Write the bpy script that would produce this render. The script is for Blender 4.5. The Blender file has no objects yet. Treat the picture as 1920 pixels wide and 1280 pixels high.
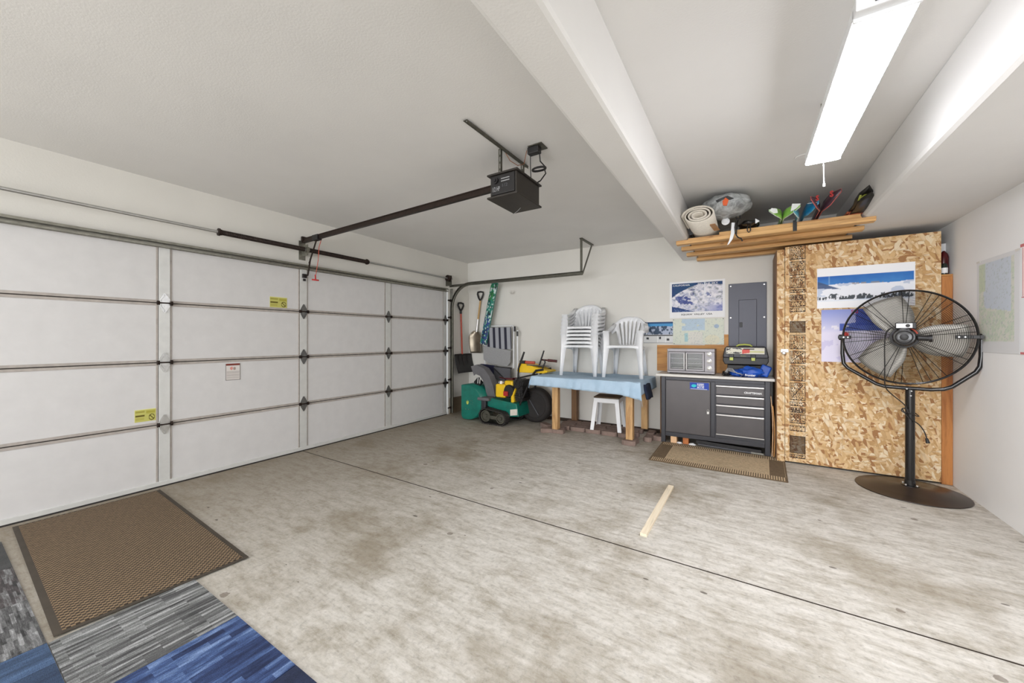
import bpy, bmesh, math, random
import numpy as np
from mathutils import Vector, Matrix, noise as mnoise

random.seed(7)
S = bpy.context.scene
C = S.collection

# ------------------------------------------------------------------ camera
FPX = 705.0
YAW = math.atan(440.0 / 705.0)
cam_data = bpy.data.cameras.new('camera')
cam_data.sensor_width = 36.0
cam_data.lens = 36.0 * FPX / 1920.0
cam_data.shift_y = -5.5 / 1920.0
cam_data.clip_start = 0.02
cam = bpy.data.objects.new('camera', cam_data)
C.objects.link(cam)
cam.location = (4.36, 0.0, 1.30)
cam.rotation_euler = (math.radians(90), 0, YAW)
S.camera = cam

# ------------------------------------------------------------------ view, world, lights
S.view_settings.view_transform = 'Standard'
S.view_settings.look = 'None'
S.view_settings.gamma = 1.0
S.view_settings.use_curve_mapping = False
S.view_settings.exposure = 0.50
world = bpy.data.worlds.new('world')
S.world = world
world.use_nodes = True
world.node_tree.nodes['Background'].inputs[0].default_value = (0.80, 0.88, 1.0, 1)
world.node_tree.nodes['Background'].inputs[1].default_value = 1.0


def area_light(name, loc, rot, sx, sy, power, color):
    d = bpy.data.lights.new(name, 'AREA')
    d.shape = 'RECTANGLE'
    d.size = sx
    d.size_y = sy
    d.energy = power
    d.color = color
    o = bpy.data.objects.new(name, d)
    C.objects.link(o)
    o.location = loc
    o.rotation_euler = rot
    return o


# added area light at the unseen back, standing in for daylight
area_light('added_back_light', (3.0, -5.8, 1.35), (math.radians(90), 0, 0), 5.4, 2.3, 240, (0.95, 0.98, 1.04))
# added overhead lights without fixtures (behind the camera and in the left bay)
area_light('added_overhead_light', (4.5, -0.6, 2.58), (0, 0, 0), 0.9, 0.9, 10, (0.95, 0.98, 1.05))
area_light('added_overhead_light', (2.2, -0.6, 2.60), (0, 0, 0), 1.2, 1.2, 14, (0.95, 0.98, 1.05))
LAMP_EMIT = 46.0


# ------------------------------------------------------------------ colour helpers
def lin(c):
    return tuple(((x / 255.0) / 12.92 if x / 255.0 <= 0.04045 else ((x / 255.0 + 0.055) / 1.055) ** 2.4) for x in c)


class NT:
    def __init__(s, name):
        s.m = bpy.data.materials.new(name)
        s.m.use_nodes = True
        s.t = s.m.node_tree
        s.n = s.t.nodes
        s.b = s.n['Principled BSDF']

    def add(s, kind, **kw):
        n = s.n.new(kind)
        for k, v in kw.items():
            if k.startswith('i_'):
                key = k[2:]
                key = int(key) if key.isdigit() else key.replace('_', ' ')
                n.inputs[key].default_value = v
            else:
                setattr(n, k, v)
        return n

    def link(s, a, b):
        s.t.links.new(a, b)

    def coord(s, scale=(1, 1, 1), rot=(0, 0, 0), loc=(0, 0, 0), src='Object'):
        tc = s.add('ShaderNodeTexCoord')
        mp = s.add('ShaderNodeMapping')
        mp.inputs['Scale'].default_value = scale
        mp.inputs['Rotation'].default_value = rot
        mp.inputs['Location'].default_value = loc
        s.link(tc.outputs[src], mp.inputs[0])
        return mp.outputs[0]

    def noise(s, vec, scale, detail=4, rough=0.55, dist=0.0):
        n = s.add('ShaderNodeTexNoise')
        n.inputs['Scale'].default_value = scale
        n.inputs['Detail'].default_value = detail
        n.inputs['Roughness'].default_value = rough
        n.inputs['Distortion'].default_value = dist
        if vec is not None:
            s.link(vec, n.inputs['Vector'])
        return n.outputs[0]

    def ramp(s, fac, stops, interp='LINEAR'):
        r = s.add('ShaderNodeValToRGB')
        r.color_ramp.interpolation = interp
        el = r.color_ramp.elements
        while len(el) < len(stops):
            el.new(0.5)
        for e, (p, c) in zip(el, stops):
            e.position = p
            if not isinstance(c, (tuple, list)):
                c = (c, c, c)
            e.color = (*c[:3], 1)
        s.link(fac, r.inputs[0])
        return r.outputs[0]

    def mix(s, fac, a, b, mode='MIX'):
        m = s.add('ShaderNodeMixRGB', blend_type=mode)
        for i, x in enumerate((fac, a, b)):
            if isinstance(x, (int, float)):
                m.inputs[i].default_value = x if i == 0 else (x, x, x, 1)
            elif isinstance(x, (tuple, list)):
                m.inputs[i].default_value = (*x[:3], 1)
            else:
                s.link(x, m.inputs[i])
        return m.outputs[0]

    def math(s, op, a, b=0.0, c=0.0):
        m = s.add('ShaderNodeMath', operation=op)
        for i, x in enumerate((a, b, c)):
            if isinstance(x, (int, float)):
                m.inputs[i].default_value = x
            else:
                s.link(x, m.inputs[i])
        return m.outputs[0]

    def bump(s, h, strength=0.2, dist=0.01):
        b = s.add('ShaderNodeBump')
        b.inputs['Strength'].default_value = strength
        b.inputs['Distance'].default_value = dist
        s.link(h, b.inputs['Height'])
        s.link(b.outputs[0], s.b.inputs['Normal'])

    def base(s, c):
        if isinstance(c, (tuple, list)):
            s.b.inputs['Base Color'].default_value = (*c[:3], 1)
        else:
            s.link(c, s.b.inputs['Base Color'])
        return s

    def rough(s, r):
        if isinstance(r, (int, float)):
            s.b.inputs['Roughness'].default_value = r
        else:
            s.link(r, s.b.inputs['Roughness'])
        return s


def simple(name, rgb, rough=0.5, metal=0.0, var=0.12, vs=12.0, bump=0.0, bs=80.0, coat=0.0):
    t = NT(name)
    c = lin(rgb)
    v = t.coord()
    n = t.noise(v, vs, 3)
    t.base(t.ramp(n, [(0.25, tuple(x * (1 - var) for x in c)), (0.75, tuple(min(1, x * (1 + var)) for x in c))]))
    t.rough(rough)
    t.b.inputs['Metallic'].default_value = metal
    if coat:
        t.b.inputs['Coat Weight'].default_value = coat
    if bump:
        t.bump(t.noise(v, bs, 3), bump, 0.004)
    return t.m


def wood(name, c1, c2, axis='x', scale=1.0, rough=0.6):
    t = NT(name)
    sc = {'x': (1.2, 14, 14), 'y': (14, 1.2, 14), 'z': (14, 14, 1.2)}[axis]
    v = t.coord(scale=tuple(k * scale for k in sc))
    n = t.noise(v, 1.3, 6, 0.6, 0.6)
    n2 = t.noise(v, 6.0, 3, 0.5, 0.2)
    a, b = lin(c1), lin(c2)
    col = t.ramp(n, [(0.3, b), (0.52, a), (0.7, tuple(min(1, x * 1.12) for x in a))])
    col = t.mix(t.ramp(n2, [(0.55, 0.0), (0.8, 0.45)]), col, tuple(x * 0.55 for x in b))
    vk = t.coord(scale=(4, 4, 4) if axis == 'z' else (3, 9, 9))
    vo = t.add('ShaderNodeTexVoronoi', i_Scale=1.0)
    t.link(vk, vo.inputs['Vector'])
    knot = t.ramp(vo.outputs['Distance'], [(0.03, 1.0), (0.10, 0.0)])
    col = t.mix(t.math('MULTIPLY', knot, 0.6), col, lin((70, 35, 15)))
    t.base(col)
    t.rough(rough)
    t.bump(n2, 0.15, 0.003)
    return t.m


def painted_wall(name, rgb, bump=0.25):
    t = NT(name)
    v = t.coord()
    c = lin(rgb)
    n = t.noise(v, 0.8, 4)
    t.base(t.ramp(n, [(0.3, tuple(x * 0.94 for x in c)), (0.7, tuple(min(1, x * 1.03) for x in c))]))
    t.rough(0.85)
    t.bump(t.noise(v, 95, 4, 0.6), bump, 0.006)
    return t.m


def concrete():
    t = NT('concrete')
    v = t.coord()
    big = t.noise(v, 0.95, 8, 0.66, 0.0)
    med = t.noise(t.coord(loc=(3.1, 7.7, 0)), 4.2, 12, 0.78, 0.1)
    stre = t.noise(t.coord(scale=(1.6, 6.0, 1), rot=(0, 0, -0.05)), 3.2, 10, 0.78, 0.15)
    fine = t.noise(v, 38, 6, 0.7)
    a = lin((202, 197, 187))
    b = lin((166, 158, 144))
    col = t.ramp(stre, [(0.33, b), (0.5, a), (0.68, lin((222, 217, 209)))])
    st = t.ramp(med, [(0.50, 0.0), (0.68, 0.62)])
    col = t.mix(st, col, lin((142, 131, 110)))
    bg = t.ramp(big, [(0.50, 0.0), (0.64, 0.7)])
    col = t.mix(bg, col, lin((140, 128, 106)))
    # dirtier strip in front of the garage door, with dimmer light painted in
    sep = t.add('ShaderNodeSeparateXYZ')
    t.link(t.coord(), sep.inputs[0])
    dirt_shade = t.add('ShaderNodeMapRange', i_1=0.0, i_2=3.3, i_3=0.85, i_4=0.0)
    t.link(t.math('ADD', sep.outputs[0], t.math('MULTIPLY', med, 0.9)), dirt_shade.inputs[0])
    col = t.mix(t.math('MAXIMUM', dirt_shade.outputs[0], 0.0), col, lin((128, 114, 92)))
    col = t.mix(0.5, col, t.ramp(fine, [(0.3, 0.5), (0.5, 1.0), (0.7, 1.0)]), 'MULTIPLY')
    # scattered small oil spots
    vo = t.add('ShaderNodeTexVoronoi', i_Scale=5.2, i_Randomness=1.0)
    t.link(t.coord(scale=(1, 1.2, 1)), vo.inputs['Vector'])
    wob = t.noise(v, 26, 3)
    d = t.math('ADD', vo.outputs['Distance'], t.math('MULTIPLY', t.math('SUBTRACT', wob, 0.5), 0.16))
    sepc = t.add('ShaderNodeSeparateColor')
    t.link(vo.outputs['Color'], sepc.inputs[0])
    size = t.math('MULTIPLY', t.math('POWER', sepc.outputs[0], 3.5), 0.13)
    spot = t.math('MULTIPLY', t.math('LESS_THAN', d, size), 0.6)
    col = t.mix(spot, col, lin((92, 76, 60)))
    vo2 = t.add('ShaderNodeTexVoronoi', i_Scale=9.0)
    t.link(t.coord(scale=(0.6, 1.3, 1), rot=(0, 0, 0.4)), vo2.inputs['Vector'])
    sep2 = t.add('ShaderNodeSeparateColor')
    t.link(vo2.outputs['Color'], sep2.inputs[0])
    fleck = t.math('LESS_THAN', vo2.outputs['Distance'], t.math('MULTIPLY', t.math('POWER', sep2.outputs[1], 4.0), 0.12))
    col = t.mix(t.math('MULTIPLY', fleck, 0.75), col, lin((70, 60, 50)))
    t.base(col)
    t.rough(0.75)
    t.bump(fine, 0.12, 0.004)
    return t.m


def osb():
    t = NT('oriented_strand_board')
    rnd = random.Random(3)
    col = None
    cols = [(222, 188, 140), (200, 158, 104), (232, 204, 162), (168, 120, 74), (218, 180, 128), (240, 220, 186), (208, 168, 116), (228, 196, 148)]
    for k, (ang, s) in enumerate(((0.5, 13), (-0.7, 15), (1.25, 14), (0.05, 17), (-1.2, 16))):
        tc = t.add('ShaderNodeTexCoord')
        wob = t.noise(tc.outputs['Object'], 6, 2)
        mp1 = t.add('ShaderNodeMapping')
        mp1.inputs['Rotation'].default_value = (0, ang, 0)
        t.link(tc.outputs['Object'], mp1.inputs[0])
        mp2 = t.add('ShaderNodeMapping')
        mp2.inputs['Scale'].default_value = (1.0, 1.0, 2.7)
        mp2.inputs['Location'].default_value = (k * 3.3, 0, k * 1.7)
        t.link(mp1.outputs[0], mp2.inputs[0])
        vo = t.add('ShaderNodeTexVoronoi', i_Scale=s, i_Randomness=1.0)
        t.link(mp2.outputs[0], vo.inputs['Vector'])
        sc = t.add('ShaderNodeSeparateColor')
        t.link(vo.outputs['Color'], sc.inputs[0])
        stops = []
        rnd.shuffle(cols)
        for i, c in enumerate(cols):
            stops.append((i / len(cols), lin(c)))
        r = t.ramp(sc.outputs[0], stops, 'CONSTANT')
        grain = t.add('ShaderNodeMapping')
        grain.inputs['Scale'].default_value = (6, 6, 70)
        t.link(mp1.outputs[0], grain.inputs[0])
        g = t.noise(grain.outputs[0], 1.5, 3)
        r = t.mix(0.3, r, t.ramp(g, [(0.3, 0.6), (0.6, 1.0)]), 'MULTIPLY')
        edge = t.ramp(vo.outputs['Distance'], [(0.55, 0.0), (0.9, 0.35)])
        r = t.mix(edge, r, lin((156, 112, 68)))
        if col is None:
            col = r
        else:
            col = t.mix(t.math('GREATER_THAN', sc.outputs[1], 0.52), col, r)
    t.base(col)
    t.rough(0.7)
    return t.m


def carpet(name, stops, fine, coarse, along='y', fuzz=0.35):
    """tufted tile with streaks running along one axis"""
    t = NT(name)
    sep = t.add('ShaderNodeSeparateXYZ')
    t.link(t.coord(), sep.inputs[0])
    cmb = t.add('ShaderNodeCombineXYZ')
    a, b = (1, 0) if along == 'y' else (0, 1)
    t.link(t.math('MULTIPLY', sep.outputs[a], coarse), cmb.inputs[0])
    t.link(t.math('MULTIPLY', sep.outputs[b], fine), cmb.inputs[1])
    n = t.noise(cmb.outputs[0], 1.0, 3, 0.7)
    br = t.add('ShaderNodeTexBrick', i_Scale=1.0, i_Mortar_Size=0.0, i_Brick_Width=0.8, i_Row_Height=0.8)
    br.offset_frequency = 2
    br.offset = 0.37
    br.inputs['Color1'].default_value = (0.1, 0.1, 0.1, 1)
    br.inputs['Color2'].default_value = (0.9, 0.9, 0.9, 1)
    t.link(cmb.outputs[0], br.inputs['Vector'])
    f = t.mix(0.30, n, br.outputs['Color'])
    c = t.ramp(f, stops)
    fz = t.noise(t.coord(), 330, 2)
    c = t.mix(fuzz, c, t.ramp(fz, [(0.35, 0.12), (0.62, 1.5)]), 'MULTIPLY')
    t.base(c)
    t.rough(0.95)
    t.bump(fz, 0.5, 0.004)
    return t.m


def checked_mat(name, a, b, scale, rot=0.0, stain=True):
    t = NT(name)
    v = t.coord(rot=(0, 0, rot))
    ch = t.add('ShaderNodeTexChecker', i_Scale=scale)
    ch.inputs['Color1'].default_value = (*lin(a), 1)
    ch.inputs['Color2'].default_value = (*lin(b), 1)
    wob = t.noise(t.coord(), 60, 2)
    t.link(v, ch.inputs['Vector'])
    c = t.mix(0.5, ch.outputs[0], t.ramp(wob, [(0.3, 0.45), (0.7, 1.25)]), 'MULTIPLY')
    big = t.noise(t.coord(), 2.4, 4, 0.6)
    c = t.mix(t.ramp(big, [(0.54, 0.0), (0.78, 0.35)]), c, lin((100, 82, 60)))
    t.base(c)
    t.rough(0.95)
    t.bump(ch.outputs[0], 0.4, 0.004)
    return t.m


def glass_mat(name):
    t = NT(name)
    t.base(lin((120, 122, 120)))
    t.rough(0.08)
    t.b.inputs['Alpha'].default_value = 0.28
    return t.m


def col_attr_mat(name, rough=0.35):
    t = NT(name)
    a = t.add('ShaderNodeVertexColor')
    a.layer_name = 'Col'
    t.base(a.outputs[0])
    t.rough(rough)
    return t.m


M = {}
M['wall'] = painted_wall('painted_drywall', (244, 243, 241), 0.12)
M['wall_left'] = painted_wall('painted_drywall_cream', (230, 227, 219), 0.12)
M['ceiling'] = painted_wall('ceiling_paint', (233, 231, 227), 0.14)
M['concrete'] = concrete()
M['stem'] = simple('stem_wall_concrete', (128, 112, 92), 0.9, var=0.2, vs=6, bump=0.3)
M['joint'] = simple('control_joint', (48, 38, 28), 0.9)
M['osb'] = osb()
M['ink'] = simple('printing_ink', (52, 38, 32), 0.8, var=0.35, vs=60)
M['door_white'] = simple('door_panel_white', (214, 212, 210), 0.55, var=0.035, vs=9)
M['rail_grey'] = simple('panel_edge_grey', (176, 168, 160), 0.5, var=0.15, vs=20)
M['stile'] = simple('galvanised_stile', (214, 214, 210), 0.42, 0.15, var=0.06, vs=14)
M['seam'] = simple('seam_shadow_gap', (52, 46, 42), 0.8)
M['galv'] = simple('galvanised_steel', (150, 148, 138), 0.38, 0.85, var=0.2, vs=30)
M['galv_dark'] = simple('dull_steel', (98, 96, 86), 0.5, 0.7, var=0.2, vs=30)
M['hinge'] = simple('hinge_steel', (192, 192, 190), 0.3, 0.9, var=0.1, vs=30)
M['hinge_dark'] = simple('hinge_steel_dull', (120, 120, 118), 0.45, 0.7, var=0.2, vs=30)
M['spring'] = simple('oiled_spring_steel', (46, 34, 28), 0.45, 0.5, var=0.3, vs=40)
M['opener'] = simple('opener_brown_black', (52, 47, 42), 0.5, 0.2, var=0.15, vs=10)
M['black'] = simple('black_plastic', (30, 28, 28), 0.45, var=0.2)
M['black_gloss'] = simple('black_enamel', (26, 24, 24), 0.22, 0.1, var=0.1, coat=0.3)
M['rubber'] = simple('black_rubber', (44, 40, 38), 0.75, var=0.2, bump=0.2)
M['red'] = simple('red_plastic', (176, 34, 30), 0.45)
M['redhandle'] = simple('orange_red_handle', (186, 78, 58), 0.5, var=0.1)
M['white_plastic'] = simple('white_resin', (240, 241, 242), 0.35, var=0.02)
M['white'] = simple('white_paper', (240, 240, 240), 0.6, var=0.02)
M['offwhite'] = simple('offwhite_laminate', (222, 218, 210), 0.45, var=0.04)
M['cabinet'] = simple('graphite_steel', (84, 80, 80), 0.38, 0.35, var=0.06, vs=5)
M['cabinet_dark'] = simple('cabinet_frame', (62, 62, 66), 0.4, 0.35, var=0.06, vs=5)
M['alu'] = simple('brushed_aluminium', (214, 212, 208), 0.3, 0.6, var=0.05)
M['panel_grey'] = simple('breaker_panel_grey', (78, 79, 90), 0.42, 0.1, var=0.04, vs=4)
M['oven'] = simple('oven_steel', (134, 130, 132), 0.38, 0.3, var=0.06, vs=5)
M['oven_dark'] = simple('oven_cavity', (120, 116, 106), 0.4, 0.4, var=0.2)
M['green'] = simple('green_enamel', (8, 112, 96), 0.4, var=0.2, vs=14, coat=0.2)
M['yellow'] = simple('yellow_plastic', (240, 196, 24), 0.42, var=0.06)
M['tan'] = wood('plywood', (206, 150, 84), (176, 116, 60), 'x', 0.7)
M['post'] = wood('fir_post', (190, 126, 66), (150, 88, 40), 'z')
M['table_leg'] = wood('pine_leg', (204, 164, 112), (158, 112, 66), 'z')
M['table_leg_dark'] = wood('pine_leg_dark', (134, 100, 68), (96, 68, 42), 'z')  # darker brown tone of the pine
M['slat'] = wood('cedar_slat', (222, 176, 116), (176, 122, 68), 'x')
M['stick'] = wood('pale_pine', (240, 226, 200), (222, 204, 172), 'y', 0.6)
M['woodh'] = wood('ash_handle', (204, 166, 108), (168, 124, 70), 'z')
M['block'] = wood('pine_block', (232, 190, 146), (206, 154, 106), 'x')
M['block2'] = wood('redwood_block', (196, 118, 62), (140, 70, 32), 'z')
M['paver'] = simple('brown_paver', (138, 118, 108), 0.9, var=0.25, vs=9, bump=0.5, bs=120)
M['brown'] = simple('brown_seat', (92, 78, 60), 0.6, var=0.1)
M['grey_fabric'] = simple('grey_mesh_fabric', (158, 158, 158), 0.9, var=0.08, vs=60, bump=0.2)
M['charcoal'] = simple('charcoal_fabric', (96, 96, 100), 0.85, var=0.1, vs=60)
M['navy'] = simple('navy_fabric', (36, 38, 66), 0.9)
M['grey_plastic'] = simple('dark_grey_plastic', (104, 102, 104), 0.5, var=0.1)
M['blue'] = simple('blue_bag', (24, 82, 180), 0.4, var=0.3, vs=9)
M['blue_dark'] = simple('dark_blue_bag', (20, 36, 96), 0.5, var=0.3, vs=9)
M['lime'] = simple('lime_plastic', (196, 204, 96), 0.45)
M['orange'] = simple('orange_print', (232, 96, 30), 0.5)
M['rug'] = simple('cream_rug', (222, 214, 200), 0.95, var=0.1, vs=40, bump=0.4)
M['rug_dark'] = simple('rug_backing', (92, 84, 72), 0.95)
M['tape'] = simple('brown_tape', (190, 142, 96), 0.5)
M['darkred'] = simple('dark_red_glass', (78, 16, 20), 0.25)
M['bottle_green'] = simple('dark_green_glass', (38, 46, 40), 0.2)
M['copper'] = simple('wire_copper', (150, 100, 70), 0.5)
M['pic'] = col_attr_mat('printed_sheet', 0.6)
M['pic_matte'] = col_attr_mat('printed_paper', 0.6)
M['glass'] = glass_mat('oven_glass')
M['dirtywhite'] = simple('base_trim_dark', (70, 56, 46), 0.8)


def emit_mat():
    t = NT('lit_diffuser')
    t.base((0.9, 0.9, 0.9))
    t.b.inputs['Emission Color'].default_value = (0.965, 0.975, 1.04, 1)
    t.b.inputs['Emission Strength'].default_value = LAMP_EMIT
    return t.m


M['emit'] = emit_mat()


def cloth_mat():
    t = NT('blue_table_cloth')
    v = t.coord()
    n = t.noise(v, 5, 4)
    t.base(t.ramp(n, [(0.3, lin((168, 194, 214))), (0.7, lin((188, 210, 228)))]))
    t.rough(0.85)
    t.bump(t.noise(v, 14, 4, 0.6), 0.35, 0.02)
    return t.m


M['cloth'] = cloth_mat()


def bag_mat():
    t = NT('clear_plastic_bag')
    v = t.coord()
    t.base(lin((190, 194, 192)))
    t.rough(0.3)
    t.b.inputs['Alpha'].default_value = 1.0
    n = t.noise(v, 9, 4, 0.7, 1.0)
    t.base(t.ramp(n, [(0.35, lin((120, 122, 122))), (0.6, lin((196, 200, 200)))]))
    t.bump(n, 0.6, 0.02)
    return t.m


M['bag'] = bag_mat()

# ------------------------------------------------------------------ mesh helpers
W = {}


def tag(o, label=None, cat=None, group=None, kind=None):
    if label: o['label'] = label
    if cat: o['category'] = cat
    if group: o['group'] = group
    if kind: o['kind'] = kind
    return o


def thing(name, label, cat, loc=(0, 0, 0), rotz=0.0, group=None, local=False, rot=None):
    o = bpy.data.objects.new(name, None)
    C.objects.link(o)
    o.empty_display_size = 0.1
    o.location = loc
    o.rotation_euler = rot if rot else (0, 0, rotz)
    tag(o, label, cat, group)
    W[o.name] = Vector((0, 0, 0)) if local else Vector(loc)
    return o


class MB:
    def __init__(s):
        s.v = []
        s.f = []

    def quad(s, *p):
        i = len(s.v)
        s.v += [tuple(q) for q in p]
        s.f.append(tuple(range(i, i + len(p))))
        return s

    def box(s, x0, x1, y0, y1, z0, z1, mat=None):
        p = [(x0, y0, z0), (x1, y0, z0), (x1, y1, z0), (x0, y1, z0), (x0, y0, z1), (x1, y0, z1), (x1, y1, z1), (x0, y1, z1)]
        if mat is not None:
            p = [tuple(mat @ Vector(q)) for q in p]
        i = len(s.v)
        s.v += p
        s.f += [tuple(i + k for k in q) for q in ((0, 3, 2, 1), (4, 5, 6, 7), (0, 1, 5, 4), (1, 2, 6, 5), (2, 3, 7, 6), (3, 0, 4, 7))]
        return s

    def bar(s, p0, p1, w, h, up=(0, 0, 1)):
        p0, p1 = Vector(p0), Vector(p1)
        d = (p1 - p0).normalized()
        u = Vector(up)
        r = d.cross(u)
        if r.length < 1e-4:
            r = d.cross(Vector((0, 1, 0)))
        r.normalize()
        u = r.cross(d).normalized()
        i = len(s.v)
        for p in (p0, p1):
            for a, b in ((-1, -1), (1, -1), (1, 1), (-1, 1)):
                s.v.append(tuple(p + r * a * w / 2 + u * b * h / 2))
        s.f += [tuple(i + k for k in q) for q in ((0, 1, 2, 3), (7, 6, 5, 4), (0, 4, 5, 1), (1, 5, 6, 2), (2, 6, 7, 3), (3, 7, 4, 0))]
        return s

    def ring_tube(s, pts, radii, n=10, closed=False, cap=True):
        pts = [Vector(p) for p in pts]
        if isinstance(radii, (int, float)):
            radii = [radii] * len(pts)
        m = len(pts)
        T = []
        for i in range(m):
            if closed:
                t = pts[(i + 1) % m] - pts[i - 1]
            else:
                t = pts[min(i + 1, m - 1)] - pts[max(i - 1, 0)]
            T.append(t.normalized() if t.length > 0 else Vector((0, 0, 1)))
        a = Vector((0, 0, 1)) if abs(T[0].z) < 0.9 else Vector((1, 0, 0))
        N = (a - T[0] * a.dot(T[0])).normalized()
        base = len(s.v)
        for i in range(m):
            N = (N - T[i] * N.dot(T[i]))
            N = N.normalized() if N.length > 1e-6 else T[i].orthogonal().normalized()
            B = T[i].cross(N)
            for k in range(n):
                an = 2 * math.pi * k / n
                s.v.append(tuple(pts[i] + (N * math.cos(an) + B * math.sin(an)) * radii[i]))
        for i in range(m if closed else m - 1):
            j = (i + 1) % m
            for k in range(n):
                l = (k + 1) % n
                s.f.append((base + i * n + k, base + i * n + l, base + j * n + l, base + j * n + k))
        if cap and not closed:
            s.f.append(tuple(base + k for k in range(n))[::-1])
            s.f.append(tuple(base + (m - 1) * n + k for k in range(n)))
        return s

    def cyl(s, p0, p1, r0, r1=None, n=20):
        return s.ring_tube([p0, p1], [r0, r0 if r1 is None else r1], n)

    def lathe(s, prof, center, axis=(0, 0, 1), n=32):
        c = Vector(center)
        ax = Vector(axis).normalized()
        u = ax.orthogonal().normalized()
        w = ax.cross(u)
        b = len(s.v)
        for (r, h) in prof:
            for k in range(n):
                an = 2 * math.pi * k / n
                s.v.append(tuple(c + ax * h + (u * math.cos(an) + w * math.sin(an)) * r))
        for i in range(len(prof) - 1):
            for k in range(n):
                l = (k + 1) % n
                s.f.append((b + i * n + k, b + i * n + l, b + (i + 1) * n + l, b + (i + 1) * n + k))
        s.f.append(tuple(b + k for k in range(n))[::-1])
        s.f.append(tuple(b + (len(prof) - 1) * n + k for k in range(n)))
        return s

    def extr(s, poly, off):
        n = len(poly)
        o = Vector(off)
        b = len(s.v)
        s.v += [tuple(p) for p in poly]
        s.v += [tuple(Vector(p) + o) for p in poly]
        s.f.append(tuple(range(b, b + n)))
        s.f.append(tuple(range(b + 2 * n - 1, b + n - 1, -1)))
        for i in range(n):
            j = (i + 1) % n
            s.f.append((b + i, b + n + i, b + n + j, b + j))
        return s

    def grid(s, P, mask=None):
        nu = len(P)
        nv = len(P[0])
        b = len(s.v)
        for row in P:
            for p in row:
                s.v.append(tuple(p))
        for i in range(nu - 1):
            for j in range(nv - 1):
                if mask is None or mask(i, j):
                    s.f.append((b + i * nv + j, b + (i + 1) * nv + j, b + (i + 1) * nv + j + 1, b + i * nv + j + 1))
        return s

    def build(s, name, mat, parent=None, bevel=0.0, smooth=False, solid=0.0, subsurf=0, solid_off=0.0):
        me = bpy.data.meshes.new(name)
        v = [Vector(p) for p in s.v]
        if parent is not None:
            off = W[parent.name]
        else:
            xs = [p.x for p in v]; ys = [p.y for p in v]; zs = [p.z for p in v]
            off = Vector(((min(xs) + max(xs)) / 2, (min(ys) + max(ys)) / 2, min(zs)))
        me.from_pydata([tuple(p - off) for p in v], [], s.f)
        me.validate()
        me.update()
        bm = bmesh.new()
        bm.from_mesh(me)
        if smooth or solid:
            bmesh.ops.remove_doubles(bm, verts=bm.verts, dist=1e-5)
        bmesh.ops.recalc_face_normals(bm, faces=bm.faces)
        bm.to_mesh(me)
        bm.free()
        me.materials.append(M[mat] if isinstance(mat, str) else mat)
        o = bpy.data.objects.new(name, me)
        C.objects.link(o)
        if parent is not None:
            o.parent = parent
            W[o.name] = Vector(off)
        else:
            o.location = off
            W[o.name] = Vector(off)
        if solid:
            md = o.modifiers.new('solid', 'SOLIDIFY')
            md.thickness = solid
            md.offset = solid_off
        if bevel:
            md = o.modifiers.new('bevel', 'BEVEL')
            md.width = bevel
            md.segments = 2
            md.limit_method = 'ANGLE'
            md.angle_limit = math.radians(40)
        if subsurf:
            md = o.modifiers.new('sub', 'SUBSURF')
            md.levels = subsurf
            md.render_levels = subsurf
        if smooth:
            for p in me.polygons:
                p.use_smooth = True
            try:
                me.set_sharp_from_angle(angle=math.radians(42))
            except Exception:
                pass
        return o


def struct(o):
    o['kind'] = 'structure'
    return o


def text_part(s, name, origin, right, up, width, height, mat, parent, extrude=0.0006, bold=0.0):
    cu = bpy.data.curves.new(name, 'FONT')
    cu.body = s
    cu.size = 1.0
    cu.extrude = 0.0
    cu.offset = bold
    cu.resolution_u = 2
    tmp = bpy.data.objects.new('tmp_text', cu)
    C.objects.link(tmp)
    dg = bpy.context.evaluated_depsgraph_get()
    dg.update()
    me0 = tmp.evaluated_get(dg).to_mesh()
    vs = [v.co.copy() for v in me0.vertices]
    fs = [tuple(p.vertices) for p in me0.polygons]
    tmp.evaluated_get(dg).to_mesh_clear()
    bpy.data.objects.remove(tmp)
    bpy.data.curves.remove(cu)
    x0 = min(v.x for v in vs); x1 = max(v.x for v in vs)
    y0 = min(v.y for v in vs); y1 = max(v.y for v in vs)
    r = Vector(right).normalized()
    u = Vector(up).normalized()
    n = r.cross(u)
    o = Vector(origin)
    mb = MB()
    mb.v = [tuple(o + r * ((v.x - x0) / (x1 - x0) * width) + u * ((v.y - y0) / (y1 - y0) * height) + n * extrude) for v in vs]
    mb.f = fs
    return mb.build(name, mat, parent)


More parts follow.
